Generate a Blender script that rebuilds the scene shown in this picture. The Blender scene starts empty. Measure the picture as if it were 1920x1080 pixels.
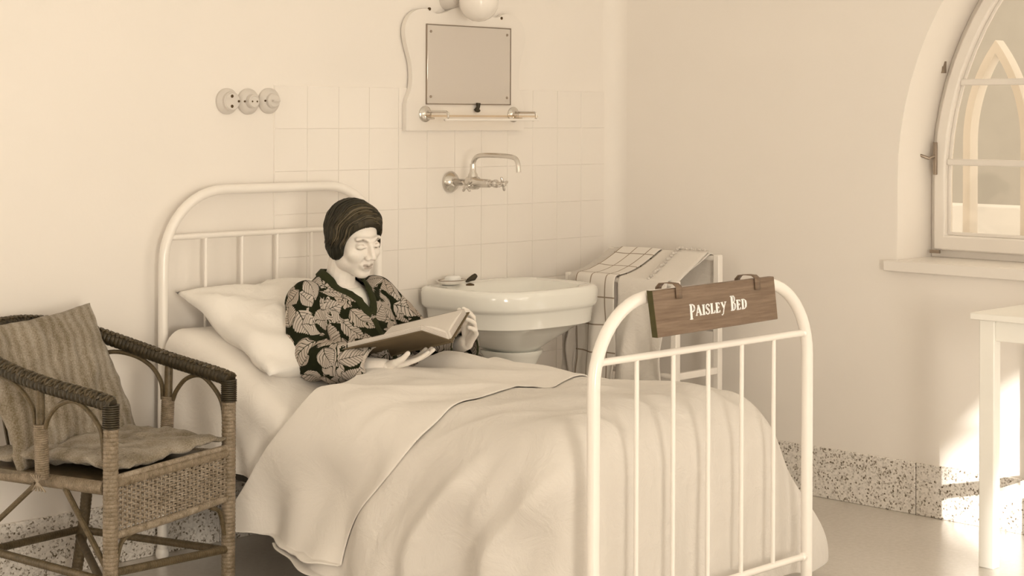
import bpy, bmesh, math, random
import numpy as np
from mathutils import Vector, Matrix, noise
from mathutils.geometry import tessellate_polygon
random.seed(7)
PI = math.pi
SC = bpy.context.scene
COL = SC.collection

# ------------------------------------------------------------------ camera
cam_d = bpy.data.cameras.new('camera')
cam = bpy.data.objects.new('camera', cam_d); COL.objects.link(cam)
cam_d.sensor_width = 36; cam_d.lens = 3265.4 / 1920 * 36
cam_d.shift_y = -(540 - 221.5) / 1920
cam_d.clip_start = .05; cam_d.clip_end = 100
yaw = .7998
cam.matrix_world = (Matrix.Translation((-5.5136, -4.7637, 1.418)) @ Matrix.Rotation(-yaw, 4, 'Z')
                    @ Matrix.Rotation(PI / 2, 4, 'X') @ Matrix.Rotation(.0039, 4, 'Z'))
SC.camera = cam

# ------------------------------------------------------------------ world, sun, daylight, exposure
W = bpy.data.worlds.new('sky'); SC.world = W; W.use_nodes = True
W.node_tree.nodes['Background'].inputs[0].default_value = (1, .93, .80, 1)
W.node_tree.nodes['Background'].inputs[1].default_value = 1.6
def area(name, loc, target, sx, sy, power, color=(1, .90, .745), spread=180):
    l = bpy.data.lights.new(name, 'AREA'); l.shape = 'RECTANGLE'; l.size = sx; l.size_y = sy
    l.energy = power; l.color = color; l.spread = math.radians(spread)
    o = bpy.data.objects.new(name, l); COL.objects.link(o); o.location = loc
    d = Vector(target) - Vector(loc); o.rotation_euler = d.to_track_quat('-Z', 'Y').to_euler()
    return o
sun_d = bpy.data.lights.new('sun', 'SUN'); sun_d.energy = 13.0; sun_d.angle = math.radians(.9); sun_d.color = (1, .95, .86)
sun = bpy.data.objects.new('sun', sun_d); COL.objects.link(sun)
sun.rotation_euler = Vector((.70, .72, -.186)).to_track_quat('-Z', 'Y').to_euler()
# daylight at the windows out of frame, the left one an added fill (all stand inside the window openings)
area('daylight_front', (-2.0, -7.02, 1.75), (-2.0, 0, 1.2), 1.1, 1.9, 8)
area('daylight_front', (-.75, -7.02, 1.75), (-.9, 0, 1.2), 1.1, 1.9, 18)
area('daylight_front', (-5.05, -7.02, 1.2), (-2.2, 0, .6), 1.0, 1.6, 150)
area('daylight_right', (.02, -4.6, 1.65), (-4, -3.4, 1.0), 1.1, 1.9, 17)
area('fill_left', (-7.02, -3.3, 1.5), (0, -3.0, .5), 1.1, 1.9, 30)  # added fill lamp to flatten the shading on the bed's near side
SC.view_settings.view_transform = 'Standard'; SC.view_settings.look = 'None'
SC.view_settings.exposure = -0.17; SC.view_settings.gamma = 1.0
SC.view_settings.use_curve_mapping = False
SC.cycles.use_denoising = True
SC.cycles.max_bounces = 10; SC.cycles.diffuse_bounces = 6

# ------------------------------------------------------------------ materials
def lin(h):
    h = h.lstrip('#'); r = [int(h[i:i + 2], 16) / 255 for i in (0, 2, 4)]
    r = [(c / 12.92 if c <= .04045 else ((c + .055) / 1.055) ** 2.4) for c in r]; g = .3 * r[0] + .6 * r[1] + .1 * r[2]
    k = min(1, max(0, (g - .08) / .35)); ds = .25 + .55 * k
    return tuple(min(.86, (c + (g - c) * ds) * (1 + .26 * k)) for c in r) + (1,)
class NT:
    """small helper to wire shader nodes"""
    def __init__(s, name, rough=.6, spec=.3):
        s.m = bpy.data.materials.new(name); s.m.use_nodes = True
        s.t = s.m.node_tree; s.b = s.t.nodes['Principled BSDF']
        s.b.inputs['Roughness'].default_value = rough
        s.b.inputs['Specular IOR Level'].default_value = spec
    def n(s, typ, ins=None, **kw):
        o = s.t.nodes.new(typ)
        for k, v in kw.items(): setattr(o, k, v)
        for k, v in (ins or {}).items(): s.set(o.inputs[k], v)
        return o
    def set(s, sock, v):
        if isinstance(v, bpy.types.NodeSocket): s.t.links.new(v, sock)
        else: sock.default_value = v
    def math(s, op, a, b=None, c=None, clamp=False):
        o = s.t.nodes.new('ShaderNodeMath'); o.operation = op; o.use_clamp = clamp
        s.set(o.inputs[0], a)
        if b is not None: s.set(o.inputs[1], b)
        if c is not None: s.set(o.inputs[2], c)
        return o.outputs[0]
    def vm(s, op, a, b=None):
        o = s.t.nodes.new('ShaderNodeVectorMath'); o.operation = op
        s.set(o.inputs[0], a)
        if b is not None: s.set(o.inputs[1], b)
        return o.outputs['Value'] if op in ('DOT_PRODUCT', 'LENGTH') else o.outputs['Vector']
    def mix(s, f, a, b):
        o = s.t.nodes.new('ShaderNodeMix'); o.data_type = 'RGBA'
        s.set(o.inputs[0], f); s.set(o.inputs[6], a); s.set(o.inputs[7], b)
        return o.outputs[2]
    def ramp(s, f, stops):
        o = s.t.nodes.new('ShaderNodeValToRGB'); s.set(o.inputs[0], f)
        e = o.color_ramp.elements
        while len(e) < len(stops): e.new(.5)
        for x, (p, c) in zip(e, stops): x.position = p; x.color = c
        return o.outputs[0]
    def obj(s): return s.n('ShaderNodeTexCoord').outputs['Object']
    def geo(s): return s.n('ShaderNodeNewGeometry')
    def bump(s, h, strength=.3, dist=.01):
        o = s.n('ShaderNodeBump', {'Height': h, 'Strength': strength, 'Distance': dist})
        s.t.links.new(o.outputs[0], s.b.inputs['Normal'])
    def base(s, c): s.set(s.b.inputs['Base Color'], c)

def plain(name, hexc, rough=.6, spec=.3, metal=0, var=.04, vscale=6, bump=0, bscale=200, coat=0):
    M = NT(name, rough, spec)
    c = lin(hexc); nz = M.n('ShaderNodeTexNoise', {'Vector': M.obj(), 'Scale': vscale, 'Detail': 4})
    a = tuple(x * (1 - var) for x in c[:3]) + (1,); b = tuple(min(1, x * (1 + var)) for x in c[:3]) + (1,)
    M.base(M.mix(nz.outputs[0], a, b)); M.b.inputs['Metallic'].default_value = metal
    M.b.inputs['Coat Weight'].default_value = coat
    if bump:
        n2 = M.n('ShaderNodeTexNoise', {'Vector': M.obj(), 'Scale': bscale, 'Detail': 3}); M.bump(n2.outputs[0], bump, .002)
    return M.m
MT = {}
MT['plaster'] = plain('wall_plaster', '#E3CBAE', .75, .2, var=.025, vscale=2.5, bump=.12, bscale=60)
MT['ceiling'] = plain('ceiling_plaster', '#E8D6BE', .8, .2)
MT['tile'] = plain('glazed_tile', '#E4CCAF', .16, .5, var=.03, vscale=3)
MT['grout'] = plain('grout', '#E4CCAF', .8, .2)
MT['enamel'] = plain('white_enamel_paint', '#E6CFB2', .28, .5, var=.03, coat=.3)
MT['frame_paint'] = plain('window_paint', '#DCC4A6', .4, .4)
MT['porcelain'] = plain('porcelain', '#E9D5BA', .10, .6, var=.02, coat=.5)
MT['marble'] = plain('white_board', '#E0C8AB', .35, .4, var=.03)
MT['chrome'] = plain('nickel', '#CBB798', .16, .5, metal=.85, var=.05)
MT['dark_metal'] = plain('dark_iron', '#3A3018', .5, .4)
MT['steel'] = plain('dull_metal', '#9B8266', .4, .4, metal=.6)
MT['bakelite'] = plain('porcelain_fitting', '#CDB394', .35, .4)
MT['hole'] = plain('dark_hole', '#5A4526', .8, .1)
MT['globe'] = plain('opal_glass', '#E2CAAC', .2, .5, var=.01)
MT['soap'] = plain('soap', '#E9D8BE', .5, .4)
MT['rackwood'] = plain('painted_wood', '#E2CCAF', .5, .3)
MT['table'] = plain('white_painted_wood', '#E6D3B9', .35, .4)
MT['paper'] = plain('paper', '#D6BD9C', .8, .1, var=.05, vscale=20)
MT['stone'] = plain('pale_stone', '#DCC6A9', .85, .1)
MT['lash'] = plain('letter_paint', '#F0DEC2', .6, .2)
MT['facade'] = plain('ochre_facade', '#B39F80', .85, .1, var=.08)
MT['undershirt'] = plain('white_cotton', '#E6D3B8', .85, .1)
MT['trim_cloth'] = plain('dark_collar_cloth', '#2E3212', .75, .15, var=.2, vscale=30, bump=.3)
def cloth(name, hexc, weave=900, wb=.18, crease=.25, cscale=14):
    M = NT(name, .85, .12); M.b.inputs['Sheen Weight'].default_value = .15
    c = lin(hexc); P = M.obj()
    nz = M.n('ShaderNodeTexNoise', {'Vector': P, 'Scale': 3, 'Detail': 5})
    M.base(M.mix(nz.outputs[0], tuple(x * .95 for x in c[:3]) + (1,), tuple(min(1, x * 1.04) for x in c[:3]) + (1,)))
    n1 = M.n('ShaderNodeTexNoise', {'Vector': P, 'Scale': cscale, 'Detail': 5, 'Roughness': .6, 'Distortion': .8})
    n2 = M.n('ShaderNodeTexNoise', {'Vector': P, 'Scale': weave, 'Detail': 1})
    M.bump(M.math('ADD', M.math('MULTIPLY', n1.outputs[0], crease * 1.8), M.math('MULTIPLY', n2.outputs[0], wb * .2)), .6, .02)
    return M.m
MT['sheet'] = cloth('bed_sheet', '#E2CCB0')
MT['spread'] = cloth('bedspread_cotton', '#D2BA9B', crease=.45, cscale=9)
MT['band'] = cloth('folded_sheet_cotton', '#DCC5A7', crease=.3, cscale=7)
MT['pillow'] = cloth('pillowcase', '#E6D0B4', crease=.35, cscale=8)
MT['towel'] = cloth('towel_cloth', '#DCC4A5', crease=.4, cscale=10)
MT['dark_towel'] = cloth('darker_towel', '#CBB191', crease=.5, cscale=12)  # towel cloth in a darker tone, also for the scalloped border

def terrazzo():
    M = NT('terrazzo', .45, .4); P = M.obj()
    v = M.n('ShaderNodeTexVoronoi', {'Vector': P, 'Scale': 150, 'Randomness': 1}); v.feature = 'F1'
    n = M.n('ShaderNodeTexNoise', {'Vector': P, 'Scale': 160, 'Detail': 3, 'Roughness': .7})
    r = M.n('ShaderNodeSeparateColor', {'Color': v.outputs['Color']})
    f = M.math('ADD', M.math('MULTIPLY', r.outputs[0], .55), M.math('MULTIPLY', n.outputs[0], .6))
    M.base(M.ramp(f, [(.28, lin('#5A4A2E')), (.37, lin('#B09876')), (.44, lin('#D0B896')), (.75, lin('#E2CAA9'))]))
    return M.m
MT['terrazzo'] = terrazzo()
def floor_mat():
    M = NT('linoleum_floor', .3, .5); P = M.obj()
    n = M.n('ShaderNodeTexNoise', {'Vector': P, 'Scale': 55, 'Detail': 6, 'Roughness': .75})
    n2 = M.n('ShaderNodeTexNoise', {'Vector': P, 'Scale': 1.3, 'Detail': 3})
    f = M.math('ADD', M.math('MULTIPLY', n.outputs[0], .7), M.math('MULTIPLY', n2.outputs[0], .3))
    M.base(M.ramp(f, [(.3, lin('#B99F77')), (.7, lin('#D2B88F'))]))
    M.b.inputs['Coat Weight'].default_value = 1.0; M.b.inputs['Coat Roughness'].default_value = .22; M.b.inputs['Coat IOR'].default_value = 1.7
    return M.m
MT['floor'] = floor_mat()
def wood_sign():
    M = NT('stained_sign_wood', .5, .3); P = M.obj()
    mp = M.n('ShaderNodeMapping', {'Vector': P, 'Scale': (3, 20, 60)})
    n = M.n('ShaderNodeTexNoise', {'Vector': mp.outputs[0], 'Scale': 2.2, 'Detail': 6, 'Roughness': .7})
    M.base(M.ramp(n.outputs[0], [(.3, lin('#6A5036')), (.7, lin('#8A6C4E'))]))
    return M.m
MT['sign'] = wood_sign()
MT['sign_edge'] = plain('sign_end_grain', '#4E4822', .7, .2, var=.15, vscale=40)
def cane(name, c1, c2, scale=260):
    M = NT(name, .45, .4); P = M.obj()
    n = M.n('ShaderNodeTexNoise', {'Vector': P, 'Scale': 45, 'Detail': 4, 'Roughness': .7})
    n2 = M.n('ShaderNodeTexNoise', {'Vector': P, 'Scale': scale, 'Detail': 2})
    f = M.math('ADD', M.math('MULTIPLY', n.outputs[0], .65), M.math('MULTIPLY', n2.outputs[0], .35))
    M.base(M.ramp(f, [(.35, lin(c1)), (.65, lin(c2))])); return M.m
MT['cane'] = cane('cane_wrap', '#665433', '#957C57')
MT['cane_dark'] = cane('dark_plaited_cane', '#211B08', '#45381C')
MT['cane_plait'] = cane('plaited_cane', '#30260F', '#5A4A2A')
MT['cane_strand'] = cane('woven_cane', '#6E5A38', '#A58B64')
MT['cane_mid'] = cane('bent_cane', '#463919', '#6E5A36')
def cushion_mat(name, c1, c2, stripe_axis='X', sscale=9):
    M = NT(name, .95, .05); M.b.inputs['Sheen Weight'].default_value = .2; P = M.obj()
    w = M.n('ShaderNodeTexWave', {'Vector': P, 'Scale': sscale, 'Distortion': 3.0, 'Detail': 3}); w.bands_direction = stripe_axis
    n = M.n('ShaderNodeTexNoise', {'Vector': P, 'Scale': 220, 'Detail': 3, 'Roughness': .8})
    n3 = M.n('ShaderNodeTexNoise', {'Vector': P, 'Scale': 9, 'Detail': 4})
    f = M.math('ADD', M.math('ADD', M.math('MULTIPLY', w.outputs[1], .10), M.math('MULTIPLY', n.outputs[0], .55)), M.math('MULTIPLY', n3.outputs[0], .35))
    M.base(M.ramp(f, [(.38, lin(c1)), (.72, lin(c2))]))
    M.bump(M.math('ADD', n.outputs[0], M.math('MULTIPLY', n3.outputs[0], 2)), .6, .006); return M.m
MT['cushion_back'] = cushion_mat('striped_woven_cushion', '#705F3C', '#B59B72')
MT['cushion_seat'] = cushion_mat('shaggy_seat_cloth', '#705F3C', '#B59B72', 'Y', 4)
def check_mat():
    M = NT('checked_towel', .9, .1)
    uv = M.n('ShaderNodeTexCoord').outputs['UV']; s = M.n('ShaderNodeSeparateXYZ', {'Vector': uv})
    def line(c, step, off, w):
        f = M.math('FRACT', M.math('ADD', M.math('DIVIDE', c, step), off))
        d = M.math('ABSOLUTE', M.math('SUBTRACT', f, .5))
        return M.math('LESS_THAN', d, w / step / 2)
    a = M.math('MAXIMUM', line(s.outputs[0], .075, .42, .0052), line(s.outputs[1], .105, .05, .0052))
    M.base(M.mix(a, lin('#DDC6A8'), lin('#9C8262'))); return M.m
MT['check'] = check_mat()
def skin_mat():
    M = NT('skin', .55, .3); M.b.inputs['Subsurface Weight'].default_value = .08
    M.b.inputs['Subsurface Radius'].default_value = (.01, .006, .004)
    a = M.n('ShaderNodeVertexColor', layer_name='paint')
    n = M.n('ShaderNodeTexNoise', {'Vector': M.obj(), 'Scale': 150, 'Detail': 2})
    M.base(M.mix(M.math('MULTIPLY', n.outputs[0], .16), a.outputs[0], lin('#A98A66')))
    return M.m
MT['skin'] = skin_mat()
def hair_mat():
    M = NT('dark_hair', .55, .35); a = M.n('ShaderNodeVertexColor', layer_name='paint')
    M.base(a.outputs[0]); return M.m
MT['hair'] = hair_mat()
def leaf_mat():
    """flat print: pale veined leaves scattered on a dark ground"""
    M = NT('leaf_print_cloth', .85, .12); P0 = M.obj()
    nz = M.n('ShaderNodeTexNoise', {'Vector': P0, 'Scale': 16, 'Detail': 2})
    wob = M.vm('SCALE', M.vm('SUBTRACT', nz.outputs['Color'], (.5, .5, .5)))
    wob.node.inputs['Scale'].default_value = .012
    P = M.vm('ADD', P0, wob)
    N = M.geo().outputs['Normal']
    dark = lin('#1E220A'); pale = lin('#C0A382'); pale2 = lin('#A38766')
    def layer(offset, scale, L, Wd):
        Q = M.vm('ADD', P, offset)
        v = M.n('ShaderNodeTexVoronoi', {'Vector': Q, 'Scale': scale, 'Randomness': .8}); v.feature = 'F1'
        d = M.vm('SUBTRACT', Q, v.outputs['Position'])
        rnd = M.vm('SUBTRACT', v.outputs['Color'], (.5, .5, .5))
        t2 = M.vm('NORMALIZE', M.vm('CROSS_PRODUCT', N, rnd)); t1 = M.vm('NORMALIZE', M.vm('CROSS_PRODUCT', t2, N))
        u = M.vm('DOT_PRODUCT', d, t1); w = M.vm('DOT_PRODUCT', d, t2)
        aw = M.math('ABSOLUTE', w)
        un = M.math('DIVIDE', u, L)                         # -1..1 along the leaf
        # outline: widest nearer the stalk, pointed tip, toothed edge
        env = M.math('MULTIPLY', M.math('SUBTRACT', 1, M.math('MULTIPLY', un, un)), M.math('SUBTRACT', 1.0, M.math('MULTIPLY', un, .35)))
        side = M.math('SUBTRACT', u, M.math('MULTIPLY', aw, .75))
        fr = M.math('FRACT', M.math('DIVIDE', side, .0115))
        tooth = M.math('MULTIPLY', fr, .0035)
        edge = M.math('ADD', M.math('MULTIPLY', env, Wd), M.math('SUBTRACT', tooth, .002))
        mask = M.math('LESS_THAN', aw, edge)
        ring = M.math('LESS_THAN', aw, M.math('ADD', edge, .0028))
        mid = M.math('LESS_THAN', aw, .0011)
        sv = M.math('LESS_THAN', M.math('ABSOLUTE', M.math('SUBTRACT', fr, .5)), .085)
        vein = M.math('MAXIMUM', mid, sv)
        rs = M.n('ShaderNodeSeparateColor', {'Color': v.outputs['Color']})
        shade = M.mix(M.math('ADD', M.math('MULTIPLY', rs.outputs[1], .5), M.math('MULTIPLY', M.math('SUBTRACT', 1, fr), .4)), pale, pale2)
        return mask, ring, M.mix(vein, shade, dark)
    mA, rA, cA = layer((0, 0, 0), 10.2, .056, .035)
    mB, rB, cB = layer((3.3, 1.7, 5.1), 10.2, .051, .031)
    c = M.mix(rB, dark, dark); c = M.mix(mB, c, cB)
    c = M.mix(rA, c, dark); c = M.mix(mA, c, cA)
    M.base(c)
    n2 = M.n('ShaderNodeTexNoise', {'Vector': P0, 'Scale': 14, 'Detail': 4}); M.bump(n2.outputs[0], .5, .015)
    return M.m
MT['leaf'] = leaf_mat()
def glass_mat(name='window_glass', tint=(1, .97, .92, 1), fac=.06):
    m = bpy.data.materials.new(name); m.use_nodes = True; t = m.node_tree; t.nodes.clear()
    o = t.nodes.new('ShaderNodeOutputMaterial'); mx = t.nodes.new('ShaderNodeMixShader')
    a = t.nodes.new('ShaderNodeBsdfTransparent'); a.inputs[0].default_value = tint
    b = t.nodes.new('ShaderNodeBsdfGlossy'); b.inputs['Roughness'].default_value = .05
    mx.inputs[0].default_value = fac
    t.links.new(a.outputs[0], mx.inputs[1]); t.links.new(b.outputs[0], mx.inputs[2]); t.links.new(mx.outputs[0], o.inputs[0])
    return m
MT['glass'] = glass_mat(); MT['shelf_glass'] = glass_mat('shelf_glass', (.95, .88, .78, 1), .12)
def mirror_mat():
    M = NT('mirror_glass', .12, .5); M.b.inputs['Metallic'].default_value = .35
    M.base(lin('#D0B698')); return M.m
MT['mirror'] = mirror_mat()

# ------------------------------------------------------------------ geometry helpers
def setp(o, label=None, cat=None, group=None, kind=None):
    if label: o['label'] = label
    if cat: o['category'] = cat
    if group: o['group'] = group
    if kind: o['kind'] = kind
    return o
def thing(name, label, cat, loc=(0, 0, 0), group=None, rz=0):
    o = bpy.data.objects.new(name, None); COL.objects.link(o); o.empty_display_size = .1
    o.location = loc; o.rotation_euler = (0, 0, rz); o['_loc'] = tuple(loc)
    return setp(o, label, cat, group)
def origin(o):
    v = Vector((0, 0, 0))
    while o is not None:
        v += Vector(o.get('_loc', (0, 0, 0))); o = o.parent
    return v
def unit(v): v = Vector(v); return v.normalized() if v.length > 1e-9 else Vector((0, 0, 1))
class MB:
    def __init__(s): s.v = []; s.f = []
    def add(s, v, f):
        n = len(s.v); s.v += [tuple(p) for p in v]; s.f += [tuple(i + n for i in q) for q in f]; return s
    def box(s, lo, hi):
        x0, y0, z0 = lo; x1, y1, z1 = hi
        return s.add([(x0, y0, z0), (x1, y0, z0), (x1, y1, z0), (x0, y1, z0), (x0, y0, z1), (x1, y0, z1), (x1, y1, z1), (x0, y1, z1)],
                     [(0, 3, 2, 1), (4, 5, 6, 7), (0, 1, 5, 4), (1, 2, 6, 5), (2, 3, 7, 6), (3, 0, 4, 7)])
    def bar(s, a, b, w, h, up=(0, 0, 1)):
        a, b = Vector(a), Vector(b); t = unit(b - a); u = unit(t.cross(Vector(up))); n = u.cross(t)
        v = []
        for p in (a, b):
            for i, j in ((-1, -1), (1, -1), (1, 1), (-1, 1)): v.append(p + u * (i * w / 2) + n * (j * h / 2))
        return s.add(v, [(0, 1, 2, 3), (7, 6, 5, 4), (0, 4, 5, 1), (1, 5, 6, 2), (2, 6, 7, 3), (3, 7, 4, 0)])
    def tube(s, pts, r, seg=12, closed=False, caps=True, squash=None):
        pts = [Vector(p) for p in pts]; n = len(pts)
        rr = r if callable(r) else (lambda t: r)
        if isinstance(r, (list, tuple)):
            rl = list(r); rr = lambda t: rl[min(n - 1, int(round(t * (n - 1))))]
        T = []
        for i in range(n):
            a = pts[(i - 1) % n] if (closed or i > 0) else pts[i]; b = pts[(i + 1) % n] if (closed or i < n - 1) else pts[i]
            T.append(unit(b - a))
        up = Vector((0, 0, 1)) if abs(T[0].z) < .9 else Vector((1, 0, 0))
        u = unit(T[0].cross(up)); V = []; F = []
        for i in range(n):
            u = unit(u - T[i] * u.dot(T[i])); w = T[i].cross(u); R = rr(i / max(1, n - 1))
            for k in range(seg):
                a = 2 * PI * k / seg; V.append(pts[i] + (u * math.cos(a) + w * math.sin(a)) * R)
        for i in range(n if closed else n - 1):
            j = (i + 1) % n
            for k in range(seg):
                k2 = (k + 1) % seg; F.append((i * seg + k, i * seg + k2, j * seg + k2, j * seg + k))
        if caps and not closed:
            F.append(tuple(range(seg))[::-1]); F.append(tuple((n - 1) * seg + k for k in range(seg)))
        return s.add(V, F)
    def lathe(s, c, axis, prof, seg=28):
        """prof: (distance along axis, radius)"""
        c = Vector(c); t = unit(axis); up = Vector((0, 0, 1)) if abs(t.z) < .9 else Vector((1, 0, 0))
        u = unit(t.cross(up)); w = t.cross(u); V = []; F = []; n = len(prof)
        for d, R in prof:
            for k in range(seg):
                a = 2 * PI * k / seg; V.append(c + t * d + (u * math.cos(a) + w * math.sin(a)) * max(R, 1e-5))
        for i in range(n - 1):
            for k in range(seg):
                k2 = (k + 1) % seg; F.append((i * seg + k, i * seg + k2, (i + 1) * seg + k2, (i + 1) * seg + k))
        F.append(tuple(range(seg))[::-1]); F.append(tuple((n - 1) * seg + k for k in range(seg)))
        return s.add(V, F)
    def ball(s, c, r, seg=16, sc=(1, 1, 1)):
        prof = [(-math.cos(PI * i / 10), math.sin(PI * i / 10)) for i in range(11)]
        n = len(s.v); s.lathe((0, 0, 0), (0, 0, 1), prof, seg)
        c = Vector(c)
        for i in range(n, len(s.v)):
            p = s.v[i]; s.v[i] = (c.x + p[0] * r * sc[0], c.y + p[1] * r * sc[1], c.z + p[2] * r * sc[2])
        return s
    def prism(s, outline, ax, d0, d1, holes=()):
        """outline of 2-D points in the plane across axis ax, extruded d0..d1"""
        def P(a, b, d): return {'x': (d, a, b), 'y': (a, d, b), 'z': (a, b, d)}[ax]
        loops = [list(outline)] + [list(h) for h in holes]
        flat = [p for l in loops for p in l]; tris = tessellate_polygon([[Vector((p[0], p[1], 0)) for p in l] for l in loops])
        n = len(flat); V = [P(p[0], p[1], d0) for p in flat] + [P(p[0], p[1], d1) for p in flat]
        F = [tuple(t) for t in tris] + [tuple(i + n for i in reversed(t)) for t in tris]
        k = 0
        for l in loops:
            m = len(l)
            for i in range(m):
                j = (i + 1) % m; F.append((k + i, k + j, k + j + n, k + i + n))
            k += m
        return s.add(V, F)
    def grid(s, P, nu, nv, thick=0):
        V = [P(i / (nu - 1), j / (nv - 1)) for j in range(nv) for i in range(nu)]
        F = [(j * nu + i, j * nu + i + 1, (j + 1) * nu + i + 1, (j + 1) * nu + i) for j in range(nv - 1) for i in range(nu - 1)]
        return s.add(V, F)
    def build(s, name, mat, parent=None, smooth=True, bevel=0, seg=2, solid=0, local=False, angle=40, sub=0, offset=0):
        me = bpy.data.meshes.new(name); off = Vector((0, 0, 0)) if local else origin(parent)
        me.from_pydata([(p[0] - off.x, p[1] - off.y, p[2] - off.z) for p in s.v], [], s.f)
        bm = bmesh.new(); bm.from_mesh(me); bmesh.ops.recalc_face_normals(bm, faces=bm.faces); bm.to_mesh(me); bm.free()
        me.materials.append(MT[mat] if isinstance(mat, str) else mat)
        o = bpy.data.objects.new(name, me); COL.objects.link(o); o.parent = parent
        if solid:
            m = o.modifiers.new('s', 'SOLIDIFY'); m.thickness = solid; m.offset = offset
        if bevel:
            m = o.modifiers.new('b', 'BEVEL'); m.width = bevel; m.segments = seg; m.limit_method = 'ANGLE'; m.angle_limit = math.radians(40)
        if sub:
            m = o.modifiers.new('d', 'SUBSURF'); m.levels = sub; m.render_levels = sub
        if smooth:
            for p in me.polygons: p.use_smooth = True
            try: me.set_sharp_from_angle(angle=math.radians(angle))
            except Exception: pass
        return o
def struct(o): o['kind'] = 'structure'; return o
def arc(c, r, a0, a1, n, plane='xz', const=0):
    out = []
    for i in range(n + 1):
        a = a0 + (a1 - a0) * i / n; p, q = c[0] + r * math.cos(a), c[1] + r * math.sin(a)
        out.append({'xz': (p, const, q), 'yz': (const, p, q), 'xy': (p, q, const)}[plane])
    return out
def curve_pts(ctrl, n=8):
    """Catmull-Rom through the control points"""
    c = [Vector(p) for p in ctrl]; c = [c[0] * 2 - c[1]] + c + [c[-1] * 2 - c[-2]]; out = []
    for i in range(1, len(c) - 2):
        for k in range(n):
            t = k / n; a, b, d, e = c[i - 1], c[i], c[i + 1], c[i + 2]
            out.append(.5 * ((2 * b) + (d - a) * t + (2 * a - 5 * b + 4 * d - e) * t * t + (3 * b - a - 3 * d + e) * t ** 3))
    out.append(c[-2]); return out
def sstep(a, b, x):
    t = max(0, min(1, (x - a) / (b - a))); return t * t * (3 - 2 * t)
def nz(x, y, z=0): return noise.noise(Vector((x, y, z)))

# ------------------------------------------------------------------ room shell
struct(MB().box((-7.3, -7.3, -.1), (.35, .2, 0)).build('floor', 'floor', smooth=False))
struct(MB().box((-7.3, -7.3, 3.5), (.35, .2, 3.6)).build('ceiling', 'ceiling', smooth=False))
wall_back = struct(MB().box((-7.0, 0, 0), (.35, .2, 3.5)).build('wall_back', 'plaster', smooth=False))
def gothic(yc, half, R, zs, z0, n=14):
    """closed outline (y,z) of a pointed arch opening; spring line z0, sill zs"""
    pts = [(yc - half, zs), (yc + half, zs), (yc + half, z0)]
    cr = yc + half - R; az = math.acos((R - half) / R)
    for i in range(1, n + 1): a = az * i / n; pts.append((cr + R * math.cos(a), z0 + R * math.sin(a)))
    cl = yc - half + R
    for i in range(n - 1, -1, -1): a = az * i / n; pts.append((cl - R * math.cos(a), z0 + R * math.sin(a)))
    return pts
G1 = dict(yc=-1.97, half=.61, R=1.22, zs=.907, z0=1.2)
G2 = dict(yc=-4.6, half=.61, R=1.22, zs=.907, z0=1.2)
rect = [(-7.3, 0), (.0, 0), (.0, 3.5), (-7.3, 3.5)]
struct(MB().prism(rect, 'x', 0, .35, [gothic(**G1), gothic(**G2)]).build('wall_right', 'plaster', smooth=True, angle=25))
G6 = dict(yc=-3.3, half=.61, R=1.22, zs=.907, z0=1.2)  # unseen left-wall opening, added to hold the fill lamp
struct(MB().prism([(-7.3, 0), (.2, 0), (.2, 3.5), (-7.3, 3.5)], 'x', -7.3, -7.0, [gothic(**G6)]).build('wall_left', 'plaster', smooth=True, angle=25))
fx = [dict(yc=-5.08, half=.55, R=.56, zs=.2, z0=1.44), dict(yc=-2.0, half=.6, R=1.2, zs=.907, z0=1.35), dict(yc=-.75, half=.55, R=1.2, zs=.907, z0=1.35)]
rectf = [(-7.0, 0), (.0, 0), (.0, 3.5), (-7.0, 3.5)]
struct(MB().prism(rectf, 'y', -7.3, -7.0, [gothic(**g) for g in fx]).build('wall_front', 'plaster', smooth=True, angle=25))

# corner fillet, tiled splash area (each tile a part of the wall)
mb = MB(); mb.prism([(0, 0)] + [(-.07 + .07 * math.sin(a), -.07 + .07 * math.cos(a)) for a in [PI / 2 * i / 8 for i in range(9)]][::-1] + [], 'z', .187, 3.5)
struct(mb.build('trim_1', 'plaster', angle=60))
grout = MB().box((-1.788, -.0025, .187), (-.068, 0, 1.529)).build('tile_bed', 'grout', wall_back, smooth=False)
bmt = bmesh.new(); TW, TH = .1433 - .0009, .149 - .0009
def tile_mesh():
    m = MB(); b = .0010
    pr = [(-TW / 2, -TH / 2), (TW / 2, -TH / 2), (TW / 2, TH / 2), (-TW / 2, TH / 2)]
    V = [(x, 0, z) for x, z in pr] + [(x, -.0030, z) for x, z in pr] + [(x * (1 - 2 * b / TW), -.0040, z * (1 - 2 * b / TH)) for x, z in pr]
    F = [(8, 9, 10, 11)] + [(i, (i + 1) % 4, 4 + (i + 1) % 4, 4 + i) for i in range(4)] + [(4 + i, 4 + (i + 1) % 4, 8 + (i + 1) % 4, 8 + i) for i in range(4)]
    me = bpy.data.meshes.new('tile'); me.from_pydata(V, [], [f[::-1] for f in F]); me.materials.append(MT['tile'])
    bm = bmesh.new(); bm.from_mesh(me); bmesh.ops.recalc_face_normals(bm, faces=bm.faces); bm.to_mesh(me); bm.free(); return me
tm = tile_mesh()
rt = random.Random(3)
for j in range(9):
    for i in range(12):
        o = bpy.data.objects.new('tile', tm); COL.objects.link(o); o.parent = wall_back
        o.location = (-1.786 + .1433 * (i + .5), -.0008 - rt.random() * .0004, 1.528 - .149 * (j + .5))
        o.rotation_euler = (rt.uniform(-.004, .004), 0, rt.uniform(-.004, .004))

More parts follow.
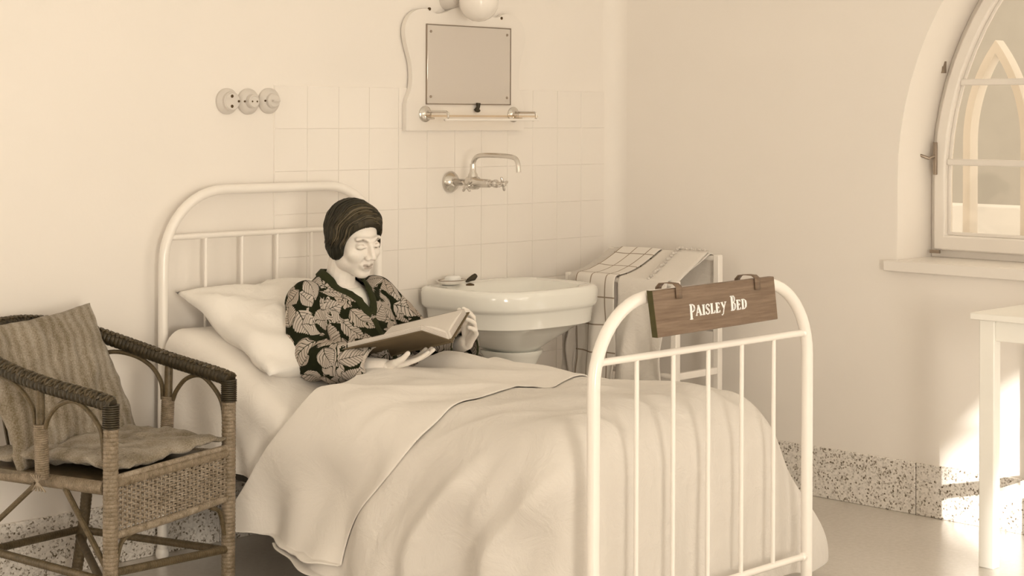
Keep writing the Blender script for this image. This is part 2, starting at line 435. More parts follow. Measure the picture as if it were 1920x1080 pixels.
# terrazzo skirting in slabs
bb = struct(MB().box((-7.0, -.004, 0), (-.004, 0, .186)).build('baseboard_back', 'grout', smooth=False))
br = struct(MB().box((-.004, -7.0, 0), (0, -.004, .186)).build('baseboard_right', 'grout', smooth=False))
for k in range(7):
    x1 = -.02 - k * 1.0; MB().box((max(-6.99, x1 - .997), -.018, 0), (x1, -.004, .187)).build('slab', 'terrazzo', bb, bevel=.003)
ys = [-.02, -.62, -1.452, -2.45, -3.45, -4.45, -5.45, -6.98]
for a, b in zip(ys, ys[1:]): MB().box((-.018, b + .003, 0), (-.004, a, .187)).build('slab', 'terrazzo', br, bevel=.003)

# ------------------------------------------------------------------ window_1 with casement, and the outer tracery
def shrink(g, w, dz=None): return dict(yc=g['yc'], half=g['half'] - w, R=g['R'] - w, zs=g['zs'] + (w if dz is None else dz), z0=g['z0'])
win = struct(thing('window_1', None, None, (.2, -1.97, .907)))
MB().prism(gothic(**shrink(G1, .0, .0)), 'x', .235, .33, [gothic(**shrink(G1, .035))]).build('window_frame', 'frame_paint', win, bevel=.004, angle=30)
gc = shrink(G1, .03, .03)
cas = MB().prism(gothic(**gc), 'x', .2, .25, [gothic(**shrink(G1, .075, .085))]).build('casement', 'frame_paint', win, bevel=.006, angle=30)
MB().prism(gothic(**shrink(G1, .075, .085)), 'x', .225, .232, [gothic(**shrink(G1, .088, .098))]).build('glazing_bead', 'frame_paint', cas, bevel=.002, angle=30)
def half_at(z, g, w):
    R = g['R'] - w; dz = z - g['z0']
    return g['half'] - w if dz <= 0 else math.sqrt(max(0, R * R - dz * dz)) - (g['R'] - g['half'])
for z in (1.262, 1.556):
    hw = half_at(z, G1, .075); MB().box((.212, -1.97 - hw, z - .012), (.242, -1.97 + hw, z + .012)).build('glazing_bar', 'frame_paint', cas, bevel=.004)
MB().box((.20, -1.985, 1.0), (.25, -1.955, 2.05)).build('meeting_stile', 'frame_paint', cas, bevel=.004)
MB().prism(gothic(**shrink(G1, .08, .09)), 'x', .228, .230).build('pane', 'glass', cas, smooth=False)
# latches on the jamb
m = MB().box((.19, -1.406, 1.215), (.205, -1.392, 1.335)).tube([(.192, -1.40, 1.285), (.175, -1.385, 1.275), (.15, -1.355, 1.29)], .006, 8)
m.build('stay_hook', 'steel', win, bevel=.002)
m = MB().tube([(.195, -1.425, 1.60), (.18, -1.43, 1.625), (.192, -1.425, 1.645)], .006, 8).box((.19, -1.44, 1.59), (.203, -1.42, 1.66)); m.build('hinge', 'steel', win)
MB().box((.19, -1.42, .925), (.20, -1.38, .937)).build('hinge', 'steel', win)
struct(MB().prism([(-1.322, .868), (-1.322, .9075), (-2.62, .9075), (-2.62, .868)], 'x', -.035, 0).box((0, -2.579, .9), (.235, -1.361, .909)).build('trim_2', 'marble', bevel=.004))
# second window out of frame (right wall) and the three of the front wall: frames and panes
def far_window(name, g, ax, at=.2):
    t = struct(thing(name, None, None, (0, 0, 0)))
    a, b = (at, at + .06) if ax == 'x' else (-7.26, -7.2)
    f = MB().prism(gothic(**g), ax, a, b, [gothic(**shrink(g, .06))]).build('window_frame', 'frame_paint', t, angle=30)
    z = 1.5 if g['zs'] > .5 else 1.73; hw = half_at(z, g, .06)
    if ax == 'x': MB().box((a, g['yc'] - hw, z - .015), (b, g['yc'] + hw, z + .015)).build('glazing_bar', 'frame_paint', f)
    else: MB().box((g['yc'] - hw, a, z - .015), (g['yc'] + hw, b, z + .015)).build('glazing_bar', 'frame_paint', f)
far_window('window_2', G2, 'x'); far_window('window_6', G6, 'x', -7.26)  # the left-wall one is added for the fill lamp
for i, g in enumerate(fx): far_window('window_%d' % (3 + i), g, 'y')

# outside: outer lancet frame, parapet and facing facade
tr = thing('lancet_frame', 'pale pointed double arch frame seen outside through the window panes', 'window frame', (.5, -1.9, 0))
def lancet(yc, half, R, zs, z0, w, x0, x1): 
    g = dict(yc=yc, half=half, R=R, zs=zs, z0=z0); return MB().prism(gothic(**g), 'x', x0, x1, [gothic(**shrink(g, w))])
lancet(-1.475, .135, .62, .93, 1.335, .03, .5, .56).build('lancet', 'stone', tr, angle=30)
lancet(-1.79, .17, .62, .93, 1.28, .03, .5, .56).build('lancet', 'stone', tr, angle=30)
lancet(-2.15, .17, .62, .93, 1.28, .03, .5, .56).build('lancet', 'stone', tr, angle=30)
setp(MB().box((2.1, -6, -1), (2.35, 3, 1.0)).build('parapet', 'stone', bevel=.01), 'bright white parapet wall outside below the facing facade', 'parapet')
fac = thing('facing_building', 'plain pale facade facing the window from across the court', 'building', (5, 1, -1))
m = MB().prism([(-8, -1), (9, -1), (9, 7), (-8, 7)], 'x', 5, 5.3, [gothic(3.2, .3, .7, .5, 1.7), gothic(5.3, .3, .7, .5, 1.7)]); m.build('wall', 'facade', fac)
for yc in (3.2, 5.3):
    w = MB().prism(gothic(yc, .3, .7, .5, 1.7), 'x', 5.1, 5.16, [gothic(yc, .25, .65, .55, 1.7)]).build('window', 'frame_paint', fac)
    MB().prism(gothic(yc, .26, .66, .54, 1.7), 'x', 5.12, 5.13).build('pane', 'steel', w)
# ------------------------------------------------------------------ wall fittings
def socket(x, z, kind, label):
    t = thing('wall_socket' if kind < 2 else 'rotary_switch', label, 'socket' if kind < 2 else 'switch', (x, 0, z))
    MB().lathe((x, 0, z), (0, -1, 0), [(0, .044), (.008, .044), (.014, .04), (.02, .034), (.022, .030)], 32).build('base', 'bakelite', t, angle=30)
    if kind == 0:
        MB().lathe((x, -.02, z), (0, -1, 0), [(0, .032), (.012, .032), (.015, .029), (.013, .026), (.012, .001)], 32).build('cover', 'bakelite', t, angle=30)
        for dz in (-.017, .017): MB().lathe((x, -.0325, z + dz), (0, -1, 0), [(0, .0055), (.0012, .0055), (.0012, .001)], 14).build('hole', 'hole', t)
        MB().lathe((x + .027, -.03, z), (0, -1, 0), [(0, .004), (.006, .004), (.007, .001)], 10).build('screw', 'hole', t)
    elif kind == 1:
        MB().lathe((x, -.02, z), (0, -1, 0), [(0, .024), (.018, .022), (.021, .019), (.019, .017), (.019, .001)], 32).build('cover', 'bakelite', t, angle=30)
        for dx in (-.008, .012): MB().lathe((x + dx, -.0385, z), (0, -1, 0), [(0, .0032), (.0012, .0032), (.0012, .001)], 12).build('hole', 'hole', t)
        for dx in (-.028, .030): MB().lathe((x + dx, -.02, z), (0, -1, 0), [(0, .0035), (.004, .0035), (.005, .001)], 10).build('screw', 'hole', t)
    else:
        MB().lathe((x, -.02, z), (0, -1, 0), [(0, .026), (.012, .025), (.018, .02), (.02, .001)], 32).build('cover', 'bakelite', t, angle=30)
        MB().box((x - .014, -.052, z - .0035), (x + .014, -.036, z + .0035)).build('knob', 'bakelite', t, bevel=.002)
        MB().lathe((x - .029, -.02, z), (0, -1, 0), [(0, .0035), (.004, .0035), (.005, .001)], 10).build('screw', 'hole', t)
socket(-1.988, 1.471, 0, 'leftmost round wall socket with two large dark holes')
socket(-1.900, 1.471, 1, 'middle round wall socket with a small raised centre')
socket(-1.812, 1.474, 2, 'round rotary switch right of the two sockets')

# mirror board
mir = thing('wall_mirror', 'scalloped white wall board with a rectangular mirror above the washbasin', 'mirror', (-.885, -.006, 1.37))
L = [(-.312, 0), (-.312, .092), (-.305, .118), (-.29, .15), (-.283, .195), (-.288, .25), (-.305, .30), (-.318, .345), (-.318, .385), (-.30, .42), (-.27, .443), (-.235, .452), (-.20, .452), (-.165, .437), (-.12, .443), (-.08, .458), (-.04, .468), (0, .471)]
def smooth2(P): return [(p.x, p.y) for p in curve_pts([(a, b, 0) for a, b in P], 4)]
half = smooth2(L[1:]); outline = [(-.885 + a, 1.37 + b) for a, b in [L[0]] + half] + [(-.885 - a, 1.37 + b) for a, b in ([L[0]] + half)[::-1][1:]]
MB().prism(outline, 'y', -.028, -.006).build('board', 'marble', mir, bevel=.006, seg=3, angle=30)
MB().box((-1.098, -.034, 1.470), (-.655, -.028, 1.765)).build('mirror_pane', 'mirror', mir, bevel=.003)
m = MB()
gx = [(-1.1, 1.468, -.653, 1.4705), (-1.1, 1.765, -.653, 1.7675), (-1.1005, 1.468, -1.098, 1.767), (-.655, 1.468, -.6525, 1.767)]
for a, b, c, d in gx: m.box((a, -.0345, b), (c, -.028, d))
m.build('pane_edge', 'steel', mir, smooth=False)
for x, z in ((-1.08, 1.74), (-.675, 1.74), (-1.08, 1.497), (-.675, 1.497)):
    MB().lathe((x, -.034, z), (0, -1, 0), [(0, .005), (.002, .005), (.004, .002)], 12).build('screw', 'steel', mir)
for x, z in ((-1.082, 1.823), (-.70, 1.805)):
    MB().lathe((x, -.024, z), (0, -1, 0), [(0, .006), (.006, .006), (.009, .002)], 10).build('screw', 'hole', mir)
setp(MB().tube([(-.845, -.036, 1.445), (-.838, -.04, 1.458), (-.836, -.04, 1.475)], [.010, .007, .009], 10).ball((-.842, -.042, 1.446), .010, 10, (1.2, 1, .7)).build('clip', 'dark_metal'), 'small dark clip at the lower edge of the mirror', 'clip')

sh = thing('glass_shelf', 'narrow glass shelf on metal brackets below the mirror', 'shelf', (-.86, -.03, 1.42))
for x in (-1.104, -.635):
    b = MB().lathe((x, -.028, 1.432), (0, -1, 0), [(0, .030), (.005, .030), (.011, .022), (.014, .010), (.016, .009)], 24)
    b.tube([(x, -.04, 1.440), (x, -.145, 1.440), (x, -.152, 1.436), (x, -.154, 1.42), (x, -.148, 1.412), (x, -.135, 1.410)], .0045, 8)
    b.tube([(x, -.04, 1.416), (x, -.078, 1.416)], .004, 8)
    b.build('bracket', 'chrome', sh, angle=40)
MB().box((-1.115, -.15, 1.4215), (-.62, -.045, 1.4285)).build('glass_plate', 'shelf_glass', sh, bevel=.002)
MB().tube([(-1.115, -.151, 1.412), (-.62, -.151, 1.412)], .0045, 8).build('rail', 'enamel', sh)
# small clip marks, globe lamp
lamp = thing('globe_lamp', 'opal glass globe wall lamp above the mirror', 'lamp', (-.935, -.14, 1.9))
MB().ball((-.935, -.14, 1.852), .075, 28, (1, 1, 1)).build('globe', 'globe', lamp)
MB().tube(curve_pts([(-.94, -.028, 1.93), (-.94, -.06, 1.965), (-.937, -.10, 1.975), (-.935, -.14, 1.955), (-.935, -.14, 1.925)], 6), .010, 12).build('arm', 'chrome', lamp)
MB().lathe((-.935, -.14, 1.955), (0, 0, -1), [(0, .015), (.012, .030), (.03, .034), (.034, .034)], 24).build('gallery', 'chrome', lamp)
MB().lathe((-.965, -.0, 1.865), (0, -1, 0), [(0, .042), (.012, .042), (.03, .034), (.05, .018), (.052, .004)], 24).build('wall_rose', 'bakelite', lamp)

# tap
tp = thing('wall_tap', 'chrome wall mixer tap with swan neck spout above the washbasin', 'tap', (-.951, 0, 1.178))
x, z = -.951, 1.176
MB().lathe((x, -.006, z), (0, -1, 0), [(0, .040), (.004, .041), (.012, .036), (.022, .022), (.026, .017)], 32).build('rosette', 'chrome', tp, angle=60)
b = MB().lathe((x, -.025, z), (0, -1, 0), [(0, .013), (.07, .013), (.075, .019), (.082, .024), (.105, .026), (.125, .024), (.135, .017), (.19, .0155), (.192, .012), (.215, .012), (.218, .015), (.228, .015), (.232, .008), (.262, .007)], 24)
b.lathe((x, -.128, z), (0, 0, 1), [(0, .018), (.03, .018), (.04, .013), (.055, .011), (.07, .011)], 20)
b.build('valve_body', 'chrome', tp, angle=50)
MB().tube(curve_pts([(x, -.128, z + .06), (x, -.135, z + .085), (x, -.165, z + .102), (x, -.25, z + .104), (x, -.33, z + .100), (x, -.358, z + .085), (x, -.366, z + .045)], 6), .009, 14).build('spout', 'chrome', tp)
def cross_handle(c, axis):
    c = Vector(c); t = unit(axis); u = unit(t.cross(Vector((.3, .2, 1)))); w = t.cross(u)
    m = MB().lathe(c, t, [(-.01, .009), (0, .011), (.012, .008), (.014, .002)], 14)
    for a in range(4):
        d = u * math.cos(a * PI / 2 + .6) + w * math.sin(a * PI / 2 + .6)
        m.tube([c + d * .006, c + d * .022, c + d * .027], [.0045, .0055, .003], 10)
    return m.build('cross_handle', 'chrome', tp)
cross_handle((x - .035, -.128, z - .012), (-1, 0, -.1))
MB().tube([(x, -.128, z - .01), (x - .03, -.128, z - .012)], .010, 12).build('spindle', 'chrome', tp)
cross_handle((x, -.285, z), (0, -1, 0))

# washbasin
bs = thing('washbasin', 'white porcelain pedestal washbasin behind the bed', 'washbasin', (-.83, -.25, 0))
def loop(cx, cy, hx, hy, e, n=56, back=None):
    """rounded-rectangle (superellipse) loop; back = fixed y of the flat back"""
    out = []
    for k in range(n):
        a = 2 * PI * k / n; c, s_ = math.cos(a), math.sin(a)
        px = cx + hx * math.copysign(abs(c) ** (2 / e), c); py = cy + hy * math.copysign(abs(s_) ** (2 / (e if s_ < 0 else 7)), s_)
        if back is not None: py = min(py, back)
        out.append((px, py))
    return out
def loft(m, levels):
    n = len(levels[0][1]); base = len(m.v); V = []; F = []
    for z_, lp in levels: V += [(p[0], p[1], (z_(p) if callable(z_) else z_)) for p in lp]
    for i in range(len(levels) - 1):
        for k in range(n): k2 = (k + 1) % n; F.append((i * n + k, i * n + k2, (i + 1) * n + k2, (i + 1) * n + k))
    F.append(tuple(range(n))[::-1]); F.append(tuple((len(levels) - 1) * n + k for k in range(n))); return m.add(V, F)
cx, cy = -.848, -.245
def bl(hx, hy, e=3.0, dy=0): return loop(cx, cy + dy, hx * (1.0 + .07 * min(1, hx / .27)), hy, e, back=-.008)
lev = [(.555, bl(.085, .085, 2.2)), (.572, bl(.115, .105, 2.2)), (.60, bl(.16, .14, 2.3)), (.628, bl(.205, .175, 2.5)), (.648, bl(.235, .2, 2.6)),
       (.655, bl(.258, .222, 2.8)), (.66, bl(.268, .23, 2.9)), (.712, bl(.272, .236, 3)), (.720, bl(.277, .24, 3)), (.724, bl(.285, .245, 3)),
       (.735, bl(.29, .248, 3)), (.775, bl(.292, .25, 3)), (.79, bl(.288, .247, 3)), (.797, bl(.278, .24, 3)), (.797, bl(.262, .222, 2.8)),
       (.792, loop(cx, cy - .015, .245, .185, 2.6)), (.77, loop(cx, cy - .02, .235, .172, 2.5)), (.70, loop(cx, cy - .02, .19, .135, 2.3)), (.665, loop(cx, cy - .02, .10, .08, 2)), (.66, loop(cx, cy - .02, .02, .02, 2))]
loft(MB(), lev).build('basin', 'porcelain', bs, angle=50)
prof = [(0, .15), (.03, .15), (.06, .125), (.2, .092), (.40, .078), (.50, .082), (.535, .10), (.548, .108), (.556, .108)]
pm = MB(); loft(pm, [(z_, loop(cx, cy, r * 1.0, r * .95, 2.2)) for z_, r in prof]).build('pedestal', 'porcelain', bs, angle=40)
m = MB().tube(curve_pts([(-1.02, -.006, .50), (-1.03, -.10, .50), (-1.028, -.135, .515), (-1.0, -.14, .53), (-.975, -.14, .515), (-.962, -.14, .50), (-.945, -.14, .52), (-.92, -.14, .518), (-.89, -.14, .47), (-.885, -.15, .38)], 6), .013, 12)
m.ball((-1.03, -.15, .49), .017, 14); m.build('drain_pipe', 'chrome', bs)
MB().lathe((-.99, -.155, .7975), (0, 0, 1), [(0, .016), (.003, .016), (.005, .013), (.008, .004)], 16).build('plug', 'hole', bs)
dish = thing('soap_dish', 'small oval enamel soap dish on the back ledge of the basin', 'dish', (-1.005, -.07, .797))
def ov(rx, ry): return loop(-1.005, -.075, rx, ry, 2.1, 32)
loft(MB(), [(.797, ov(.035, .022)), (.800, ov(.048, .030)), (.812, ov(.060, .040)), (.814, ov(.060, .040)), (.8115, ov(.055, .036)), (.803, ov(.044, .027)), (.8025, ov(.01, .01))]).build('dish', 'enamel', dish, angle=50)
MB().tube([(-1.005 + .061 * math.cos(a), -.075 + .041 * math.sin(a), .813) for a in [2 * PI * k / 30 for k in range(30)]], .0018, 6, closed=True).build('rim', 'steel', dish)
loft(MB(), [(.803, loop(-1.0, -.075, .024, .017, 3, 24)), (.808, loop(-1.0, -.075, .031, .021, 3, 24)), (.822, loop(-1.0, -.075, .031, .021, 3, 24)), (.828, loop(-1.0, -.075, .024, .015, 3, 24))]).build('soap', 'soap', None)
setp(bpy.data.objects['soap'], 'white bar of soap lying in the enamel dish', 'soap')
setp(MB().tube([(-.90, -.05, .803), (-.875, -.055, .812), (-.862, -.055, .820)], [.006, .012, .009], 12).lathe((-.90, -.05, .797), (0, 0, 1), [(0, .008), (.006, .008), (.008, .004)], 12).build('stopper', 'dark_metal'), 'small dark stopper beside the soap dish on the basin ledge', 'stopper')

# towel rack and its cloths
rk = thing('towel_rack', 'white painted wooden towel rack in the corner by the basin', 'towel rack', (-.32, -.42, 0))
def rk_end(y):
    e = []
    MB().box((-.47, y - .013, 0), (-.443, y + .013, .815)).build('post', 'rackwood', rk, bevel=.003)
    MB().box((-.214, y - .013, 0), (-.187, y + .013, .90)).build('post', 'rackwood', rk, bevel=.003)
    for zz in (.46, .12): MB().box((-.443, y - .009, zz - .013), (-.214, y + .009, zz + .013)).build('rung', 'rackwood', rk, bevel=.002)
rk_end(-.70); rk_end(-.17)
for (xx, zz) in ((-.4565, .80), (-.2005, .885), (-.4565, .46)):
    MB().tube([(xx, -.69, zz), (xx, -.18, zz)], .010, 12).build('rail', 'rackwood', rk)
def towel(name, label, y0, y1, zend, mat, seed, backz=.6, lift=0, slant=0, cat='towel'):
    """cloth lying over the back rail, sloping to the front rail and hanging down"""
    path = [(-.182, backz), (-.182, .86), (-.188, .893), (-.2, .900), (-.215, .895), (-.26, .872), (-.33, .842), (-.40, .822), (-.45, .815), (-.466, .809), (-.473, .79)]
    z_ = .76
    while z_ > zend: path.append((-.475, z_)); z_ -= .04
    path = [(p[0], p[1] + lift) for p in path]
    pts = curve_pts([(p[0], 0, p[1]) for p in path], 3); n = len(pts); acc = [0]
    for a, b in zip(pts, pts[1:]): acc.append(acc[-1] + (b - a).length)
    nu = 28
    def P(u, v):
        i = min(n - 1, int(round(v * (n - 1)))); p = pts[i]; y = y0 + (y1 - y0) * u
        hang = sstep(.80, .5, p.z) if p.x < -.4 else 0
        w = math.sin(u * 9 + seed + v * 2) * .016 * hang + nz(u * 4 + seed, v * 6, seed) * (.004 + .02 * hang)
        return (p.x - lift - max(0, w + .012 * hang), y + slant * hang * .5 + nz(v * 3, seed) * .012, p.z + (0 if p.x < -.4 else nz(u * 3, v * 5, seed) * .003))
    m = MB().grid(P, nu, n); o = m.build(name, mat, solid=.003, angle=80)
    uvl = o.data.uv_layers.new(name='UVMap')
    for lp in o.data.loops:
        i, j = lp.vertex_index % nu, lp.vertex_index // nu; uvl.data[lp.index].uv = (abs(y1 - y0) * i / (nu - 1), acc[j])
    setp(o, label, cat); return o
towel('towel', 'darker plain towel at the wall end of the towel rack', -.05 - .12, -.235, .30, 'dark_towel', 1.0)
towel('checked_towel', 'white towel with a thin dark check on the towel rack', -.225, -.425, .34, 'check', 2.2, lift=.006)
towel('towel', 'plain pale towel hanging in long folds on the towel rack', -.43, -.668, .26, 'towel', 4.1, lift=.002, slant=0)
# scallop-edged cloth hung over the back of the rack end
def lace():
    def P(u, v):
        y = -.50 - .16 * u; z_ = .90 - .10 * v
        return (-.205 - .25 * v, y - .05 * v, z_ + .012)
    m = MB().grid(P, 10, 10); o = m.build('edged_cloth', 'towel', solid=.003)
    e = MB()
    for k in range(16):
        t = k / 15; e.ball((-.212 - .25 * t, -.52 - .0 * t - .055 * t, .917 - .10 * t + .004 * math.sin(k * 2.3)), .0075, 8, (1, 1, .8))
    for k in range(6): e.ball((-.205, -.53 - .022 * k, .916 - .003 * (k % 2)), .007, 8)
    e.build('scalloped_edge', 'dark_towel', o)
    setp(o, 'small cloth with a dark scalloped border at the near end of the rack', 'cloth')
lace()

# table at the right edge
tb = thing('side_table', 'white painted wooden table under the gothic window', 'table', (-.3, -2.3, 0))
MB().box((-.535, -2.72, .785), (-.06, -1.955, .807)).build('table_top', 'table', tb, bevel=.003)
for (x_, y_) in ((-.515, -2.03), (-.13, -2.03), (-.515, -2.69), (-.13, -2.69)):
    MB().box((x_, y_, 0), (x_ + .042, y_ + .052, .785)).build('leg', 'table', tb, bevel=.003)
for y_ in (-2.018, -2.678): MB().box((-.473, y_, .19), (-.13, y_ + .028, .235)).build('stretcher', 'table', tb, bevel=.002)
MB().box((-.32, -2.65, .225), (-.29, -2.018, .25)).build('stretcher', 'table', tb, bevel=.002)
MB().box((-.473, -2.012, .72), (-.13, -1.992, .785)).build('apron', 'table', tb, bevel=.002)
MB().box((-.507, -2.64, .72), (-.487, -2.03, .785)).build('apron', 'table', tb, bevel=.002)

# ------------------------------------------------------------------ iron bed
XL, XR, YH, YF = -2.275, -1.355, -.056, -1.903
bed = thing('hospital_bed', 'white enamelled iron bedstead with rounded ends and slender bars', 'bed', (-1.815, -.98, 0))
def end_frame(name, y, top, r, rc):
    pts = [(XL, y, .02), (XL, y, .4), (XL, y, top - rc)]
    pts += arc((XL + rc, top - rc), rc, PI, PI / 2, 12, 'xz', y)[1:]
    pts += arc((XR - rc, top - rc), rc, PI / 2, 0, 12, 'xz', y)
    pts += [(XR, y, .4), (XR, y, .02)]
    return MB().tube(pts, r, 18).build(name, 'enamel', bed)
end_frame('head_frame', YH, 1.178, .0165, .235)
end_frame('foot_frame', YF, .962, .0165, .215)
for (y, zt, zb) in ((YH, 1.028, .42), (YF, .81, .172)):
    for zz in (zt, zb): MB().tube([(XL + .012, y, zz), (XR - .012, y, zz)], .0095, 12).lathe((XL + .012, y, zz), (1, 0, 0), [(0, .013), (.012, .013), (.016, .009)], 12).lathe((XR - .012, y, zz), (-1, 0, 0), [(0, .013), (.012, .013), (.016, .009)], 12).build('cross_rail', 'enamel', bed)
    for k in range(5):
        x_ = XL + .165 + k * .148; MB().tube([(x_, y, zb), (x_, y, zt)], .0062, 10).build('slat', 'enamel', bed)
for x_ in (XL + .022, XR - .022): MB().bar((x_, YH, .335), (x_, YF + .12, .335), .006, .045).build('side_rail', 'dark_metal', bed)
for x_ in (XL, XR):
    for y_ in (YH, YF):
        MB().lathe((x_, y_, 0), (0, 0, 1), [(0, .018), (.006, .022), (.02, .022), (.03, .0185)], 16).build('foot', 'enamel', bed)
MB().box((XL + .02, YH, .30), (XR - .02, YF + .12, .318)).build('spring_frame', 'dark_metal', bed)
mat_ = setp(MB().box((-2.225, -1.80, .32), (-1.40, -.085, .455)).build('mattress', 'sheet', bevel=.03, seg=4), 'white covered mattress on the iron bed', 'mattress')
# sloping back rest under the pillow, wrapped in a hanging sheet
wd = MB()
top = [(-.095, .735), (-.17, .73), (-.26, .705), (-.40, .655), (-.55, .59), (-.68, .535), (-.78, .49), (-.85, .46)]
def wedge_z(y):
    for (a, za), (b, zb) in zip(top, top[1:]):
        if b <= y <= a: t = (a - y) / (a - b); return za + (zb - za) * t
    return .46
def PW(u, v):
    y = -.092 - .62 * v; zt = wedge_z(y)
    s = (u - .5) * 2 * (.455 + .36); a = abs(s); sg = 1 if s > 0 else -1; r = .07; hw = .485 - r
    if a < hw: x_, dr = a, 0
    elif a < hw + r * PI / 2: ph = (a - hw) / r; x_, dr = hw + r * math.sin(ph), r * (1 - math.cos(ph))
    else: x_, dr = hw + r, r + a - hw - r * PI / 2
    z_ = zt + .006 * nz(u * 9, v * 6) - dr
    w = .012 * math.sin(y * 34 + dr * 7) * sstep(.05, .3, dr) + .010 * nz(y * 9, dr * 5, 2) * sstep(0, .2, dr)
    zmin = .335 + .02 * nz(v * 4, 3)
    return (-1.815 + sg * (x_ + w), y - .05 * sstep(0, .4, dr) * v, max(zmin, z_))
setp(wd.grid(PW, 120, 60).build('bed_sheet', 'sheet', solid=.004, angle=80, sub=0), 'white sheet over the sloped back rest, hanging beside the bed head', 'sheet')

# bedspread and turned-down sheet share one drape
CX = -1.815
def ztop(x, y):
    d = (x - CX) / .49
    z = .600 + .034 * (1 - d * d)
    z += .012 * math.exp(-((d - .32) / .22) ** 2) + .012 * math.exp(-((d + .32) / .22) ** 2)
    z += .030 * math.exp(-((x + 1.72) / .09) ** 2 - ((y + .80) / .10) ** 2)
    z += .014 * sstep(-1.3, -1.65, y)
    z -= .012 * math.exp(-((y + 1.2) / .18) ** 2)
    z -= .05 * sstep(-.70, -.52, y)
    return z
def drape(p, q, ys_top, ys_side, off=0, frac=1.0, seedw=0, flL=.05, flR=.34):
    """p: signed distance across from the bed's middle; q: 0 at the head edge .. QL at the foot, then over it"""
    hw, r = .33, .16; YFLAT = -1.70; QL = 1.0
    a = max(0, abs(p) - hw); b = max(0, (q * frac - 1.0)) ; sg = 1 if p > 0 else -1
    n = 5.0
    rho = (a ** n + b ** n) ** (1 / n) if (a > 0 or b > 0) else 0
    h = math.hypot(a, b)
    ca, cb = (a / h, b / h) if h > 1e-9 else (0, 0)
    if rho < r * PI / 2: ph = rho / r; out, dr = r * math.sin(ph), r * (1 - math.cos(ph))
    else: out, dr = r, r + rho - r * PI / 2
    bside = ca * ca if sg < 0 else ca ** .3
    fl = (flL * sstep(.10, .65, dr) if sg < 0 else flR * sstep(.04, .52, dr)) * bside
    ysd = ys_top + (ys_side - ys_top) * sstep(.0, .42, dr) if b == 0 else ys_top
    qq = min(1.0, q * frac)
    y = ysd + (YFLAT - ysd) * qq
    x = CX + sg * (min(abs(p), hw) + (out + off) * ca)
    y -= (out * .86 + off) * cb
    z = ztop(x, y) + off * (1 if dr < .05 else max(0, 1 - (dr - .05) * 12)) - dr
    # soft folds in the hanging cloth
    amp = sstep(.10, .5, dr)
    s = y * 1.0
    w = amp * (.020 * math.sin(y * 17 + 1.2 * math.sin(dr * 5) + dr * 6 + seedw) + .012 * math.sin(y * 31 + 2 + seedw * 2 - dr * 5)) * bside
    w += amp * .010 * math.sin(x * 26 + 1.5) * cb * cb
    w += .022 * nz(y * 5 + dr * 3, x * 3, 7 + seedw) * sstep(.03, .3, dr)
    x += sg * (fl + w) * (ca if h > 1e-9 else 0); y -= (w * .6) * cb
    # long diagonal creases running down towards the foot on the near side, shallow creases on top
    t = (y * .8 - z * .0) + x * .55
    dg = math.sin((y + 1.9) * 7.0 - dr * 9.0 + 0.6 * nz(y * 2, dr * 3)) 
    x += (-.030 if sg < 0 else .012) * dg * sstep(.02, .25, dr) * (1 if h > 1e-9 else 0) * bside
    if sg < 0 and h > 1e-9:
        for (ya, yb, wd_, am) in ((-1.82, -1.60, .050, .045), (-1.60, -1.42, .035, -.012), (-1.54, -1.33, .048, .038), (-1.36, -1.18, .04, -.012), (-1.24, -1.08, .05, .024), (-1.72, -1.50, .03, -.012)):
            yr = ya + (yb - ya) * sstep(0, .38, dr); x -= am * math.exp(-((y - yr) / wd_) ** 2) * sstep(.02, .22, dr) * (1 - .3 * sstep(.3, .55, dr))
    if dr < .2: z += (.006 * math.sin(x * 22 + y * 15 + 2.4 * nz(x * 3, y * 3)) + .010 * nz(x * 7, y * 7, 3) + .005 * (1 - abs(nz(x * 9 + y * 5, y * 3, 8)) * 4)) * (1 - dr / .2)
    return x, y, z, dr
def make_cover(name, mat, P0, P1, nu, nv, qmax, ys_top, ys_side, off, frac, seedw, zmin, label, cat):
    def P(u, v):
        p = -P0 + (P0 + P1) * u
        x, y, z, dr = drape(p, v * qmax, ys_top, ys_side, off, frac, seedw)
        zm = zmin(u, v, y)
        return (x, y, max(zm, z))
    o = MB().grid(P, nu, nv).build(name, mat, solid=.004, angle=80, sub=1)
    return setp(o, label, cat)
QM = 1.62
def zm_cover(u, v, y): return .070 + .012 * nz(y * 6, u * 3) + .095 * sstep(-1.35, -.68, y) * (u < .5)
make_cover('bedspread', 'spread', .99, 1.0, 210, 190, QM, -.80, -.69, 0, 1.0, 0, zm_cover, 'white cotton bedspread draped over the bed down to near the floor', 'bedspread')
def band():
    def P(u, v):
        p = -.94 + 1.80 * u
        dr0 = max(0, abs(p) - .38)
        frac = .56 - .10 * sstep(0, .4, dr0)
        # vary the start so that the edge is not straight
        x, y, z, dr = drape(p, v * 1.0, -.755, -.46, .0075, frac, 0)
        zm = .178 + .006 * nz(y * 20, 1) - .012 * sstep(-.5, -1.0, y)
        return (x, y, max(zm, z))
    o = MB().grid(P, 190, 60).build('turned_down_sheet', 'band', solid=.005, angle=80, sub=1)
    setp(o, 'white top sheet turned down over the bedspread below her lap', 'sheet')
band()

